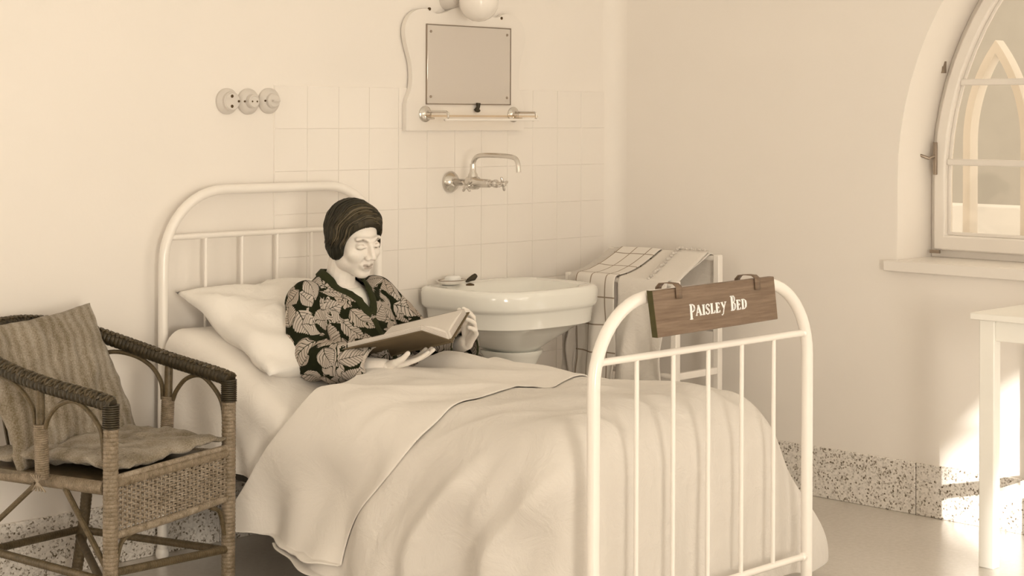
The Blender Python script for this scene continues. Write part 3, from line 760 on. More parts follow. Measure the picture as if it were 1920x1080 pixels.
# pillows
def pillow(name, label, c, wx, ly, th, tilt, mat='pillow', seed=0, rz=0, flange=.02, corner=.0):
    def P(side):
        def f(u, v):
            a, b = u * 2 - 1, v * 2 - 1
            pin = 1 - .06 * (1 - abs(a) ** 2) * abs(b) ** 6 - 0
            ea, eb = a * (1 - .05 * (1 - b * b) * abs(a) ** 4), b * (1 - .07 * (1 - a * a) * abs(b) ** 4)
            h = ((1 - abs(a) ** 2.6) * (1 - abs(b) ** 2.6)); h = max(0, h) ** .55
            rid = max(0, 1 - abs(nz(a * 2.2 + b * 1.5 + seed, b * 4 - a, seed + 4)) * 7)
            z = side * th / 2 * h + .016 * nz(a * 3 + seed, b * 3, seed) * h ** .5 + .010 * rid * h ** .4 + .012 * math.sin(a * 11 + b * 8 + seed) * (1 - h) * h * 3 + .012 * math.sin(a * 7 + seed) * (1 - h)
            return Vector((ea * wx / 2, eb * ly / 2, z))
        return f
    R = Matrix.Translation(c) @ Matrix.Rotation(rz, 4, 'Z') @ Matrix.Rotation(tilt, 4, 'X'); n = 44
    m = MB()
    for sd in (1, -1):
        f = P(sd); m.grid(lambda u, v: R @ f(u, v), n, n)
    me = m.build(name, mat, angle=80)
    bm = bmesh.new(); bm.from_mesh(me.data); bmesh.ops.remove_doubles(bm, verts=bm.verts, dist=.0006); bmesh.ops.recalc_face_normals(bm, faces=bm.faces); bm.to_mesh(me.data); bm.free()
    for p in me.data.polygons: p.use_smooth = True
    return setp(me, label, 'pillow')
pillow('pillow', 'large white pillow leaning behind the woman', (-1.83, -.30, .735), .80, .54, .17, math.radians(24), seed=1.3)

# name board hung over the foot rail
sg_ = thing('name_board', 'brown wooden name board lettered in white on the foot rail', 'sign', (-1.83, -1.93, .92))
def tz(z): return -1.925 - (.98 - z) * .10
y0_, y1_ = tz(.98), tz(.863)
mbd = MB().add([(-2.097, tz(.98), .98), (-1.572, tz(.98), .985), (-1.568, tz(.868), .868), (-2.088, tz(.86), .862),
                (-2.097, tz(.98) - .017, .98), (-1.572, tz(.98) - .017, .985), (-1.568, tz(.868) - .017, .868), (-2.088, tz(.86) - .017, .862)],
               [(0, 1, 2, 3), (4, 5, 6, 7), (0, 1, 5, 4), (1, 2, 6, 5), (2, 3, 7, 6), (3, 0, 4, 7)])
ob = mbd.build('board', 'sign', sg_, bevel=.002)
MB().add([(-2.0985, tz(.98) + .0005, .981), (-2.0975, tz(.98) - .0165, .981), (-2.0885, tz(.86) - .0165, .862), (-2.0895, tz(.86) + .0005, .862),
          (-2.0965, tz(.98) + .0005, .981), (-2.0955, tz(.98) - .0165, .981), (-2.0865, tz(.86) - .0165, .862), (-2.0875, tz(.86) + .0005, .862)],
         [(0, 1, 2, 3), (4, 5, 6, 7), (0, 1, 5, 4), (1, 2, 6, 5), (2, 3, 7, 6), (3, 0, 4, 7)]).build('end_face', 'sign_edge', sg_, smooth=False)
for x_ in (-1.995, -1.655):
    path = [(tz(.95) - .019, .955), (tz(.97) - .019, .985), (-1.935, .992), (-1.915, .9925), (-1.890, .990), (-1.880, .98), (-1.878, .965)]
    MB().add([(x_ + dx, py, pz) for py, pz in path for dx in (-.012, .012)], [(2 * i, 2 * i + 1, 2 * i + 3, 2 * i + 2) for i in range(len(path) - 1)]).build('hook', 'sign', sg_, solid=.002, offset=1)
# letters: polylines (stroke weight, points) on a 0..1 tall cell
GL = {
 'P': (.56, [(.20, [(.16, 0), (.16, 1)]), (.10, [(.16, .97), (.34, .97), (.5, .88), (.52, .72), (.46, .56), (.32, .49), (.16, .49)]), (.15, [(.50, .86), (.53, .72), (.48, .58)]), (.06, [(0, .02), (.32, .02)]), (.06, [(0, .97), (.2, .97)])]),
 'A': (.72, [(.09, [(.08, 0), (.34, 1)]), (.20, [(.34, 1), (.60, 0)]), (.08, [(.18, .32), (.5, .32)]), (.06, [(0, .03), (.2, .03)]), (.06, [(.46, .03), (.74, .03)])]),
 'I': (.30, [(.21, [(.15, 0), (.15, 1)]), (.07, [(0, .03), (.3, .03)]), (.07, [(0, .97), (.3, .97)])]),
 'S': (.50, [(.12, [(.44, .76), (.40, .92), (.25, .98), (.1, .9), (.07, .74), (.16, .60)]), (.20, [(.10, .68), (.38, .36)]), (.12, [(.36, .42), (.44, .26), (.36, .07), (.2, .01), (.07, .08), (.04, .26)])]),
 'L': (.52, [(.21, [(.14, 0), (.14, 1)]), (.10, [(0, .04), (.46, .04), (.49, .26)]), (.07, [(0, .97), (.28, .97)])]),
 'E': (.54, [(.21, [(.14, 0), (.14, 1)]), (.09, [(0, .04), (.46, .04), (.49, .22)]), (.08, [(.14, .52), (.36, .52)]), (.07, [(.37, .42), (.37, .62)]), (.09, [(0, .96), (.44, .96), (.46, .80)])]),
 'Y': (.66, [(.18, [(.12, .97), (.34, .45)]), (.08, [(.58, .97), (.38, .40), (.24, -.18), (.08, -.30)]), (.14, [(.10, -.28), (.12, -.24)]), (.06, [(0, .97), (.26, .97)]), (.06, [(.46, .97), (.68, .97)])]),
 'B': (.58, [(.20, [(.16, 0), (.16, 1)]), (.09, [(.0, .98), (.36, .98), (.46, .88), (.47, .72), (.38, .56), (.16, .53)]), (.13, [(.45, .88), (.47, .70)]), (.09, [(.30, .53), (.46, .46), (.52, .28), (.44, .08), (.3, .02), (0, .02)]), (.16, [(.48, .42), (.51, .26), (.46, .12)])]),
 'D': (.66, [(.21, [(.15, 0), (.15, 1)]), (.08, [(0, .97), (.32, .97), (.5, .84)]), (.19, [(.50, .80), (.55, .5), (.50, .20)]), (.08, [(.5, .16), (.32, .03), (0, .03)])]),
}
def letters():
    X = 0; out = []
    for ch, big in (('P', 1), ('A', 0), ('I', 0), ('S', 0), ('L', 0), ('E', 0), ('Y', 0), (' ', 0), ('B', 1), ('E', 0), ('D', 0)):
        if ch == ' ': X += .012; continue
        H = .0385 if big else .0262; Wc = H * (.72 if big else 1.0)
        out.append((ch, X, H, Wc, .004 if ch == 'P' else 0)); X += GL[ch][0] * Wc + .0022
    total = X; x0 = -1.953; scale = .250 / total; ox = Vector((1, 0, 0))
    for ch, lx, H, Wc, up in out:
        m = MB()
        for w, pl in GL[ch][1]:
            for (a, b), (c, d) in zip(pl, pl[1:]):
                dx, dz = (c - a) * Wc, (d - b) * H; ln = math.hypot(dx, dz) or 1; ux, uz = dx / ln, dz / ln; hw = w * min(H, .03) / 2
                ex = hw * .25
                q = [(a * Wc - ux * ex - uz * -hw, b * H - uz * ex - ux * hw), (a * Wc - ux * ex - uz * hw, b * H - uz * ex + ux * hw), (c * Wc + ux * ex - uz * hw, d * H + uz * ex + ux * hw), (c * Wc + ux * ex + uz * hw, d * H + uz * ex - ux * hw)]
                V = []
                for dy in (0, -.0012):
                    for qx, qz in q:
                        X_ = x0 + (lx + qx) * scale; Z_ = .905 - (.012 if ch in 'P' else 0) * .6 + qz + (X_ - x0) * .012; V.append((X_, tz(Z_) - .0175 + dy, Z_))
                m.add(V, [(0, 1, 2, 3), (7, 6, 5, 4), (0, 4, 5, 1), (1, 5, 6, 2), (2, 6, 7, 3), (3, 7, 4, 0)])
        m.build('letter', 'lash', sg_, smooth=False)
letters()
# ------------------------------------------------------------------ wicker armchair (local frame: x to its left-right, y backwards)
CH = thing('wicker_armchair', 'brown wicker armchair with dark plaited arms beside the bed', 'armchair', (-2.6805, -.6925, 0), rz=math.radians(16.26))
def wrapped(m, pts, r, pitch=.009, seg=12, depth=.05, n_per=4):
    """tube bound with cane: fine rings along its length"""
    P = [Vector(p) for p in pts]; acc = [0]
    for a, b in zip(P, P[1:]): acc.append(acc[-1] + (b - a).length)
    n = max(4, int(acc[-1] / pitch * n_per)); out = []; rad = []
    for i in range(n + 1):
        d = acc[-1] * i / n; k = 0
        while k < len(P) - 2 and acc[k + 1] < d: k += 1
        t = (d - acc[k]) / max(1e-9, acc[k + 1] - acc[k]); out.append(P[k].lerp(P[k + 1], t))
        rr = r if not callable(r) else r(i / n); ph = (d / pitch) % 1
        rad.append(rr * (1 - depth * (1 if ph < .25 else 0) + depth * .5 * math.sin(PI * ph)))
    return m.tube(out, rad, seg)
def cb(m, name, mat, parent=CH, **k): return m.build(name, mat, parent, local=True, **k)
for s in (-1, 1):
    cb(wrapped(MB(), [(s * .257, 0, 0), (s * .257, 0, .585)], .0205, .011), 'leg', 'cane')
    cb(wrapped(MB(), [(s * .257, 0, .585), (s * .257, 0, .65)], .0225, .006, depth=.1), 'arm_cap', 'cane_dark')
    cb(wrapped(MB(), [(s * .262, .235, .43), (s * .27, .235, .58)], .0195, .006), 'arm_post', 'cane')
    cb(MB().tube([(s * .27, .235, .575), (s * .273, .235, .680)], .0125, 12), 'upper_post', 'cane_mid')
    cb(wrapped(MB(), curve_pts([(s * .215, .545, 0), (s * .21, .50, .25), (s * .208, .49, .45), (s * .215, .53, .76)], 6), .017, .012), 'rear_leg', 'cane_mid')
    for pts in ([(s * .262, .018, .50), (s * .263, .03, .58), (s * .266, .075, .632), (s * .27, .12, .652), (s * .272, .17, .637), (s * .272, .205, .60), (s * .27, .218, .57)],
                [(s * .27, .255, .57), (s * .271, .262, .62), (s * .272, .30, .665), (s * .268, .36, .693), (s * .255, .43, .703), (s * .225, .49, .69)]):
        cb(MB().tube(curve_pts(pts, 6), .0068, 8), 'bent_cane', 'cane_mid')
armh = [(.257, -.006, .648), (.262, .05, .660), (.272, .235, .690), (.262, .42, .733), (.20, .555, .778), (.09, .612, .797)]
arm = curve_pts([(-a, b, c) for a, b, c in armh] + [(0, .625, .80)] + armh[::-1], 8)
cb(wrapped(MB(), arm, .0205, .014, seg=14, depth=.09), 'arm_rail', 'cane_dark')
# plait along the rail
pl = MB(); P = arm; acc = [0]
for a, b in zip(P, P[1:]): acc.append(acc[-1] + (b - a).length)
for hnd in (0, PI):
    pts = []; n = 420
    for i in range(n + 1):
        d = acc[-1] * i / n; k = 0
        while k < len(P) - 2 and acc[k + 1] < d: k += 1
        t = (d - acc[k]) / max(1e-9, acc[k + 1] - acc[k]); c = P[k].lerp(P[k + 1], t); T = unit(P[k + 1] - P[k]); u = unit(T.cross(Vector((0, 0, 1)))); w = u.cross(T)
        a = .9 * math.sin(d * 2 * PI / .034 + hnd) + PI / 2 + .25; pts.append(c + (u * math.cos(a) + w * math.sin(a)) * .0215)
    pl.tube(pts, .0042, 5)
cb(pl, 'plait', 'cane_plait')
for a, b in (((-.25, 0, .437), (.25, 0, .437)), ((-.257, .02, .425), (-.212, .49, .415)), ((.257, .02, .425), (.212, .49, .415)), ((-.21, .50, .42), (.21, .50, .42))):
    cb(wrapped(MB(), [a, b], .0185 if a[1] != b[1] else .014, .007), 'seat_rail', 'cane')
cb(MB().box((-.24, .0, .425), (.24, .49, .437)), 'seat_panel', 'cane_mid')
# woven front apron: stakes and weavers
wv = MB(); NS = 27
for i in range(NS):
    x = -.232 + .464 * i / (NS - 1); wv.tube([(x, -.004, .31), (x, -.004, .445), (x, .004, .456)], .0034, 6)
zr = .318
row = 0
while zr < .444:
    pts = []
    for k in range((NS - 1) * 4 + 1):
        x = -.236 + .472 * k / ((NS - 1) * 4); ph = k / 4 * PI + (row % 2) * PI
        pts.append((x, -.004 + .0048 * math.cos(ph), zr + .0004 * math.sin(k * 1.7 + row)))
    wv.tube(pts, .0029, 5); zr += .0072; row += 1
o = cb(wv, 'woven_apron', 'cane_strand'); o['kind'] = 'stuff'
cb(wrapped(MB(), curve_pts([(-.24, -.002, .298), (0, -.006, .300), (.24, -.002, .306)], 8), .0115, .008), 'apron_rail', 'cane_strand')
cb(wrapped(MB(), [(-.24, -.002, .452), (.24, -.002, .454)], .0085, .007), 'apron_edge', 'cane_strand')
for s in (-1, 1): cb(MB().tube(curve_pts([(s * .17, 0, .292), (s * .215, 0, .27), (s * .238, 0, .20)], 5), .0065, 8), 'bracket', 'cane_mid')
for a, b in (((-.257, 0, .20), (.257, 0, .155)), ((-.257, 0, .175), (-.213, .53, .20)), ((.257, 0, .15), (.213, .53, .16)), ((-.213, .53, .18), (.213, .53, .16)), ((-.257, .01, .145), (.213, .53, .14))):
    cb(wrapped(MB(), [a, b], .0115, .01), 'stretcher', 'cane_mid')
cb(MB().tube([(-.255, .16, .41), (-.257, .012, .21)], .008, 8), 'brace', 'cane_mid')
cb(MB().tube([(-.248, .27, .41), (-.215, .52, .22)], .008, 8), 'brace', 'cane_mid')
for k in range(7):
    a = (k - 3) / 3.0; cb(MB().tube([(a * .18, .61 - .05 * abs(a), .795), (a * .16, .50, .43)], .005, 6), 'back_stake', 'cane_mid')
for (x_, y_) in ((-.26, .235),):
    lash = MB()
    for k in range(5): lash.tube([(x_ - .022, y_ - .03 + k * .012, .40), (x_ - .026, y_ + .02 - k * .010, .445)], .0025, 5)
    cb(lash, 'lashing', 'cane_strand')
def cushion(name, label, M, wx, ly, th, mat, seed, wr=.006, droop=0):
    n = 48; m = MB(); R = CH_M @ M
    for sd in (1, -1):
        def f(u, v):
            a, b = u * 2 - 1, v * 2 - 1
            ea, eb = a * (1 - .05 * (1 - b * b) * abs(a) ** 4), b * (1 - .06 * (1 - a * a) * abs(b) ** 4)
            h = max(0, (1 - abs(a) ** 4) * (1 - abs(b) ** 4)) ** .5
            z = sd * th / 2 * (.12 + .88 * h) + wr * nz(a * 3 + seed, b * 3, seed) * 1.6 + wr * .7 * nz(a * 9 + seed, b * 7, seed + 2)
            if droop: z -= droop * max(0, -b - .86) * 6
            return R @ Vector((ea * wx / 2, eb * ly / 2, z))
        m.grid(f, n, n)
    k = len(m.v) // 2
    rim = [i for i in range(n)] + [j * n + n - 1 for j in range(1, n)] + [(n - 1) * n + i for i in range(n - 2, -1, -1)] + [j * n for j in range(n - 2, 0, -1)]
    for a, b in zip(rim, rim[1:] + rim[:1]): m.f.append((a, b, b + k, a + k))
    o = m.build(name, mat, angle=80); return setp(o, label, 'cushion')
CH_M = Matrix.Translation((-2.6805, -.6925, 0)) @ Matrix.Rotation(math.radians(16.26), 4, 'Z')
cushion('seat_cushion', 'rumpled brown seat cushion lying in the wicker armchair', Matrix.Translation((0, .235, .476)) @ Matrix.Rotation(math.radians(-1), 4, 'X'), .475, .485, .045, 'cushion_seat', 2.2, wr=.011, droop=.004)
cushion('back_cushion', 'striped woven brown cushion leaning against the armchair back', Matrix.Translation((.0, .425, .640)) @ Matrix.Rotation(math.radians(-3), 4, 'Y') @ Matrix.Rotation(math.radians(65), 4, 'X'), .50, .43, .085, 'cushion_back', 5.1, wr=.010)
sb = thing('striped_bundle', 'small dark bundle with white stripes tucked behind the bed head post', 'bundle', (-2.315, -.13, .39))
MB().tube(curve_pts([(-2.325, -.11, .35), (-2.322, -.125, .37), (-2.318, -.14, .395), (-2.316, -.15, .415)], 4), [.014, .018, .018, .018, .018, .018, .018, .018, .018, .016, .014, .011, .006], 12).build('bundle', 'dark_metal', sb)
for t in (.365, .385): MB().tube([(-2.323 + .019 * math.cos(a) * .9, -.122 - (t - .365) * .7 + .019 * math.sin(a), t + .003 * math.sin(a)) for a in [2 * PI * k / 20 for k in range(20)]], .002, 6, closed=True).build('stripe', 'enamel', sb)
# ------------------------------------------------------------------ the reader
PS = thing('person', 'dark-haired woman in a leaf-print jacket sitting up in bed reading a book', 'person', (-1.83, -.58, .46))
def smin(a, b, k):
    h = np.clip(.5 + .5 * (b - a) / k, 0, 1); return b * (1 - h) + a * h - k * h * (1 - h)
def ell(p, c, r):
    q = (p - np.array(c)) / np.array(r); l = np.linalg.norm(q, axis=1); g = np.linalg.norm(q / np.array(r), axis=1)
    return l * (l - 1) / np.maximum(g, 1e-6)
def cap(p, a, b, r0, r1):
    a = np.array(a); b = np.array(b); ab = b - a; t = np.clip(((p - a) @ ab) / (ab @ ab), 0, 1)
    return np.linalg.norm(p - a - t[:, None] * ab, axis=1) - (r0 + (r1 - r0) * t)
def head_sdf(p):
    d = ell(p, (0, -.018, .028), (.073, .093, .085))
    d = smin(d, ell(p, (0, .022, -.030), (.060, .066, .085)), .02)
    d = smin(d, ell(p, (0, .058, -.100), (.024, .022, .016)), .022)
    for s in (-1, 1):
        d = smin(d, ell(p, (s * .044, .005, -.068), (.018, .03, .026)), .025)
        d = smin(d, ell(p, (s * .040, .058, -.032), (.020, .018, .018)), .02)
        d = smin(d, cap(p, (s * .010, .088, .018), (s * .042, .074, .020), .008, .007), .012)
        d = -smin(-d, ell(p, (s * .030, .100, -.002), (.017, .017, .0115)), .012)
        d = smin(d, ell(p, (s * .030, .0755, -.003), (.0155, .0135, .0115)), .003)
        d = smin(d, cap(p, (s * .015, .0885, -.006), (s * .045, .078, -.009), .0016, .0012), .002)
    d = smin(d, cap(p, (0, .088, .008), (0, .110, -.034), .007, .0095), .010)
    for s in (-1, 1):
        d = smin(d, ell(p, (s * .0125, .098, -.040), (.0075, .010, .008)), .005)
    d = smin(d, ell(p, (0, .079, -.066), (.024, .010, .018)), .012)
    d = smin(d, cap(p, (-.019, .0812, -.0650), (.019, .0812, -.0650), .0038, .0038), .004)
    d = smin(d, cap(p, (0, .0885, -.0635), (0, .0880, -.0648), .0040, .0040), .006)
    d = smin(d, cap(p, (-.014, .0830, -.0742), (.014, .0830, -.0742), .0046, .0046), .004)
    d = -smin(-d, cap(p, (-.020, .0865, -.0694), (.020, .0865, -.0694), .0013, .0013), .003)
    return d
def radial(sdf, nu, nv, pole='z', rmax=.19, c0=(0, 0, 0)):
    D = []
    for j in range(nv):
        th = PI * (j + .5) / nv
        for i in range(nu):
            ph = 2 * PI * i / nu; a = (math.sin(th) * math.cos(ph), math.sin(th) * math.sin(ph), math.cos(th))
            D.append(a if pole == 'z' else (a[0], a[2], a[1]))
    D = np.array(D); r = np.full(len(D), rmax)
    for _ in range(70):
        d = sdf(D * r[:, None]); r = np.maximum(.01, r - d * .7)
    F = []
    for j in range(nv - 1):
        for i in range(nu): i2 = (i + 1) % nu; F.append((j * nu + i, j * nu + i2, (j + 1) * nu + i2, (j + 1) * nu + i))
    F.append(tuple(range(nu))[::-1]); F.append(tuple((nv - 1) * nu + i for i in range(nu)))
    return D * r[:, None], F, D
HC = Vector((-1.822, -.466, 1.026))
HM = (Matrix.Translation(HC) @ Matrix.Rotation(PI - .07, 4, 'Z') @ Matrix.Rotation(math.radians(-12), 4, 'X') @ Matrix.Rotation(math.radians(3), 4, 'Y'))
V, F, _ = radial(head_sdf, 200, 200)
body = MB().add([HM @ Vector(v) for v in V], F)
def rings(m, lv, seg=28):
    """lv: (centre, half x, half y, axis) stacked elliptical rings"""
    V = []; n = len(lv)
    for i, (c, rx, ry) in enumerate(lv):
        a = Vector(lv[max(0, i - 1)][0]); b = Vector(lv[min(n - 1, i + 1)][0]); t = unit(b - a)
        ux = unit(Vector((1, 0, 0)) - t * t.x); uy = t.cross(ux)
        for k in range(seg): an = 2 * PI * k / seg; V.append(Vector(c) + ux * math.cos(an) * rx + uy * math.sin(an) * ry)
    F = [(i * seg + k, i * seg + (k + 1) % seg, (i + 1) * seg + (k + 1) % seg, (i + 1) * seg + k) for i in range(n - 1) for k in range(seg)]
    F += [tuple(range(seg))[::-1], tuple((n - 1) * seg + k for k in range(seg))]
    return m.add(V, F)
def limb(m, pts, rad, n=7, seg=16):
    P = curve_pts(pts, n); k = len(P); R = []
    for i in range(k):
        t = i / n; a = min(int(t), len(rad) - 2); R.append(rad[a] + (rad[a + 1] - rad[a]) * (t - a))
    # rounded ends
    T0, T1 = unit(P[0] - P[1]), unit(P[-1] - P[-2])
    A = [P[0] + T0 * R[0] * math.sin(x) for x in (1.45, 1.1, .7, .35)]; B = [P[-1] + T1 * R[-1] * math.sin(x) for x in (.35, .7, 1.1, 1.45)]
    RA = [R[0] * math.cos(x) for x in (1.45, 1.1, .7, .35)]; RB = [R[-1] * math.cos(x) for x in (.35, .7, 1.1, 1.45)]
    return m.tube(A + P + B, RA + R + RB, seg)
rings(body, [((-1.83, -.63, .50), .155, .055), ((-1.83, -.58, .545), .165, .09), ((-1.83, -.50, .63), .13, .088), ((-1.833, -.435, .72), .142, .098), ((-1.835, -.41, .80), .15, .09),
             ((-1.835, -.40, .85), .12, .065), ((-1.835, -.402, .885), .07, .055), ((-1.835, -.41, .90), .05, .045)])
limb(body, [(-1.835, -.405, .86), (-1.832, -.415, .92), (-1.828, -.43, .98)], [.052, .047, .050])
RS, RE, RW = (-1.99, -.415, .835), (-2.05, -.56, .645), (-1.985, -.80, .662)
LS, LE, LW = (-1.665, -.40, .842), (-1.595, -.56, .665), (-1.625, -.785, .70)
limb(body, [RS, (-2.04, -.46, .74), RE], [.05, .044, .038]); limb(body, [RE, (-2.03, -.68, .655), RW], [.038, .035, .024])
limb(body, [LS, (-1.62, -.47, .75), LE], [.05, .044, .038]); limb(body, [LE, (-1.60, -.69, .68), LW], [.038, .035, .024])
for s in (-1, 1):
    limb(body, [(-1.83 + s * .085, -.62, .525), (-1.83 + s * .095, -.88, .545), (-1.83 + s * .095, -1.05, .545)], [.075, .068, .05])
    limb(body, [(-1.83 + s * .095, -1.05, .545), (-1.83 + s * .085, -1.22, .525), (-1.83 + s * .075, -1.45, .50)], [.05, .048, .032])
    limb(body, [(-1.83 + s * .075, -1.45, .49), (-1.83 + s * .085, -1.48, .56)], [.033, .022], n=5)
def hand(m, wrist, fdir, pnorm, thumb_side, curls, scale=1.0, spread=.10, tcurl=(.5, .3), tout=.9):
    """palm, four unequal bent fingers, and a thumb leaving the side of the palm near its base"""
    w = Vector(wrist); f = unit(fdir); nrm = unit(Vector(pnorm) - f * f.dot(Vector(pnorm))); sd = f.cross(nrm) * thumb_side
    L = [(.030, .024, .020), (.036, .026, .021), (.033, .025, .020), (.025, .019, .017)]; S = scale
    for k in range(4):
        o = (1.5 - k) * .0175 * S; base = w + sd * o * .55 + f * .012; kn = w + sd * o + f * (.084 - .004 * abs(k - 1)) * S
        limb(m, [base, kn], [.0145 * S, .0105 * S], n=4, seg=10)
        d = unit(f + sd * (1.5 - k) * spread); p = kn; ang = 0
        for q in range(3):
            ang = curls[k][q]; ax = d.cross(nrm); d = unit(d * math.cos(ang) + nrm * math.sin(ang)); nrm2 = nrm
            e = p + d * L[k][q] * S; r = (.0092, .0083, .0074)[q] * S; limb(m, [p, e], [r, r * .9], n=3, seg=10); p = e
    b = w + f * .018 * S + sd * .012 * S; d = unit(f * .75 + sd * tout + nrm * .25); k1 = b + d * .044 * S
    limb(m, [b, k1], [.017 * S, .0125 * S], n=4, seg=10)
    d2 = unit(d + f * tcurl[0] + nrm * tcurl[1] * .5); k2 = k1 + d2 * .032 * S; limb(m, [k1, k2], [.0115 * S, .0098 * S], n=3, seg=10)
    d3 = unit(d2 + f * tcurl[0] * .5 + nrm * tcurl[1]); limb(m, [k2, k2 + d3 * .026 * S], [.0095 * S, .0078 * S], n=3, seg=10)
hand(body, RW, (.60, -.78, .22), (-.10, .1, 1), 1, [(.12, .2, .15), (.12, .2, .15), (.15, .2, .2), (.2, .25, .2)], .98, tout=.85, tcurl=(.7, .5))
hand(body, LW, (-.18, -.62, .70), (-.9, .2, .15), -1, [(.35, .6, .5), (.35, .65, .5), (.4, .7, .5), (.45, .75, .5)], .95, tout=.7, tcurl=(.5, .6))
def voxel(o, size, it=3, fac=.5):
    m = o.modifiers.new('r', 'REMESH'); m.mode = 'VOXEL'; m.voxel_size = size; m.use_smooth_shade = True
    if it: s = o.modifiers.new('s', 'SMOOTH'); s.iterations = it; s.factor = fac
    dg = bpy.context.evaluated_depsgraph_get(); me = bpy.data.meshes.new_from_object(o.evaluated_get(dg)); o.modifiers.clear(); old = o.data; o.data = me
    me.materials.clear(); me.materials.append(old.materials[0])
    for p in me.polygons: p.use_smooth = True
    return o
bo = voxel(body.build('body', 'skin', PS), .0021, 2, .4)
def coords(me):
    a = np.empty(len(me.vertices) * 3, np.float32); me.vertices.foreach_get('co', a); return a.reshape(-1, 3)
def paint(o, rgba):
    ca = o.data.color_attributes.new('paint', 'FLOAT_COLOR', 'POINT'); ca.data.foreach_set('color', rgba.astype(np.float32).ravel())
co = coords(bo.data) + np.array(origin(PS))
Hi = np.array(HM.inverted()); lc = co @ Hi[:3, :3].T + Hi[:3, 3]
base = np.array(lin('#E6CEAE')); colr = np.tile(base, (len(co), 1))
def blend(mask, hexc, amt):
    global colr
    m = np.clip(mask, 0, 1)[:, None] * amt; colr = colr * (1 - m) + np.array(lin(hexc)) * m
def spot(a, b, r, soft): return 1 - (cap(lc, a, b, r, r) / soft)
front = (lc[:, 1] > .03).astype(float)
for s in (-1, 1):
    blend(spot((s * .014, .09, .0155), (s * .030, .088, .0205), .0024, .0032) * front, '#5A4B2C', .6)
    blend(spot((s * .030, .088, .0205), (s * .048, .074, .014), .0020, .0030) * front, '#5A4B2C', .55)
    blend(spot((s * .016, .09, -.0085), (s * .044, .078, -.0105), .0012, .0022) * front, '#3A2F18', .85)
    blend(spot((s * .018, .088, .004), (s * .042, .08, .003), .001, .003) * front, '#8C7152', .5)
    blend(spot((s * .0075, .104, -.0455), (s * .010, .102, -.0455), .0016, .0025) * front, '#5A4528', .8)
    blend(spot((s * .016, .094, -.034), (s * .026, .078, -.056), .0008, .004) * front, '#A88A68', .35)
blend(spot((-.016, .088, -.0655), (.016, .088, -.0655), .0030, .003) * front, '#8A6A50', .65)
blend(spot((-.012, .089, -.074), (.012, .089, -.074), .0032, .003) * front, '#A07E62', .65)
blend(spot((-.019, .09, -.0693), (.019, .09, -.0693), .0008, .0018) * front, '#4A3520', .75)
paint(bo, colr)
# hair
def hair_sdf(p):
    d = ell(p, (0, -.012, .031), (.085, .100, .095))
    d = smin(d, ell(p, (0, .035, .072), (.060, .052, .036)), .02)
    for s in (-1, 1):
        d = smin(d, ell(p, (s * .066, -.006, -.022), (.023, .042, .044)), .02)
    d = smin(d, ell(p, (0, -.060, -.040), (.060, .040, .038)), .03)
    return d
hair_full = hair_sdf
def hair_sdf(p):
    return np.maximum(hair_full(p), -ell(p, (-.004, .118, -.038), (.120, .103, .112)))
V, F, D = radial(hair_sdf, 300, 220, 'y', .2)
y_, z_, x_ = V[:, 1], V[:, 2], V[:, 0]
nzv = np.array([noise.noise(Vector((a * 16, b * 16, c * 16))) for a, b, c in V])
wave = y_ + .006 * np.sin(z_ * 62 + 1.0) + .012 * nzv + .5 * np.maximum(0, z_ - .03) * (x_ * 0 + .3)
g = np.sin(wave * 2 * PI / .0062) * .45 + np.sin(wave * 2 * PI / .0131 + 1.3) * .55 + .3 * np.sin(z_ * 62 + y_ * 20 + 3 * nzv) + .5 * nzv
part = np.exp(-((x_ - .030) / .004) ** 2) * (z_ > .05) * (y_ > -.03)
V = V * (1 + (.0009 * g / np.maximum(.05, np.linalg.norm(V, axis=1)))[:, None] - (.0035 * part / .1)[:, None])
def hair_r(d, cut=True):
    r = .2; d = np.array([d])
    for _ in range(40):
        v = hair_sdf(d * r)[0] if cut else hair_full(d * r)[0]
        r = max(.01, r - v * .8)
    return r
hb_ = MB().add([HM @ Vector(v) for v in V], F)
ho = hb_.build('hair', 'hair', bo, angle=180)
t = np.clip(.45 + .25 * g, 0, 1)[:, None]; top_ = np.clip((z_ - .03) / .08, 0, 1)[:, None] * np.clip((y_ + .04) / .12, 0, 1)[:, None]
hc = np.array(lin('#0E1003')) * (1 - t) + np.array(lin('#2A260E')) * t  # painted highlights on the ridges, in step with the relief
hc = hc * (1 - .75 * top_) + np.array(lin('#5A4A2A')) * .75 * top_ * (.6 + .6 * t)  # highlight over the front crown painted into the hair colour
hc[:, 3] = 1; paint(ho, hc)

st = MB(); stc = []; rs_ = random.Random(11)
paths = []; dirs = []
for k in range(560):
    near = k % 5 != 0; psi0 = rs_.uniform(-1.45, .86); ph1 = rs_.uniform(1.75, 2.35); ph0 = rs_.uniform(-.3, .1) if k % 3 else rs_.uniform(0, 1.2)
    sweep = rs_.uniform(.10, .22); jit = rs_.uniform(0, 6.28); pts = []
    for q in range(18):
        ph = ph0 + (ph1 - ph0) * q / 17; psi = psi0 - sweep * max(0, ph) + .045 * math.sin(ph * 7.5 + psi0 * 3 + .4 * math.sin(jit)) * sstep(.3, 1.2, ph)
        psi = max(-1.5, psi); a = -ph - .32 if near else ph - .32
        pts.append((math.cos(psi) * math.sin(a), math.sin(psi), math.cos(psi) * math.cos(a)))
    paths.append((k, pts)); dirs += pts
Dn = np.array(dirs); rc = np.full(len(Dn), .2); rf = rc.copy()
for _ in range(45):
    rc = np.maximum(.01, rc - hair_sdf(Dn * rc[:, None]) * .8); rf = np.maximum(.01, rf - hair_full(Dn * rf[:, None]) * .8)
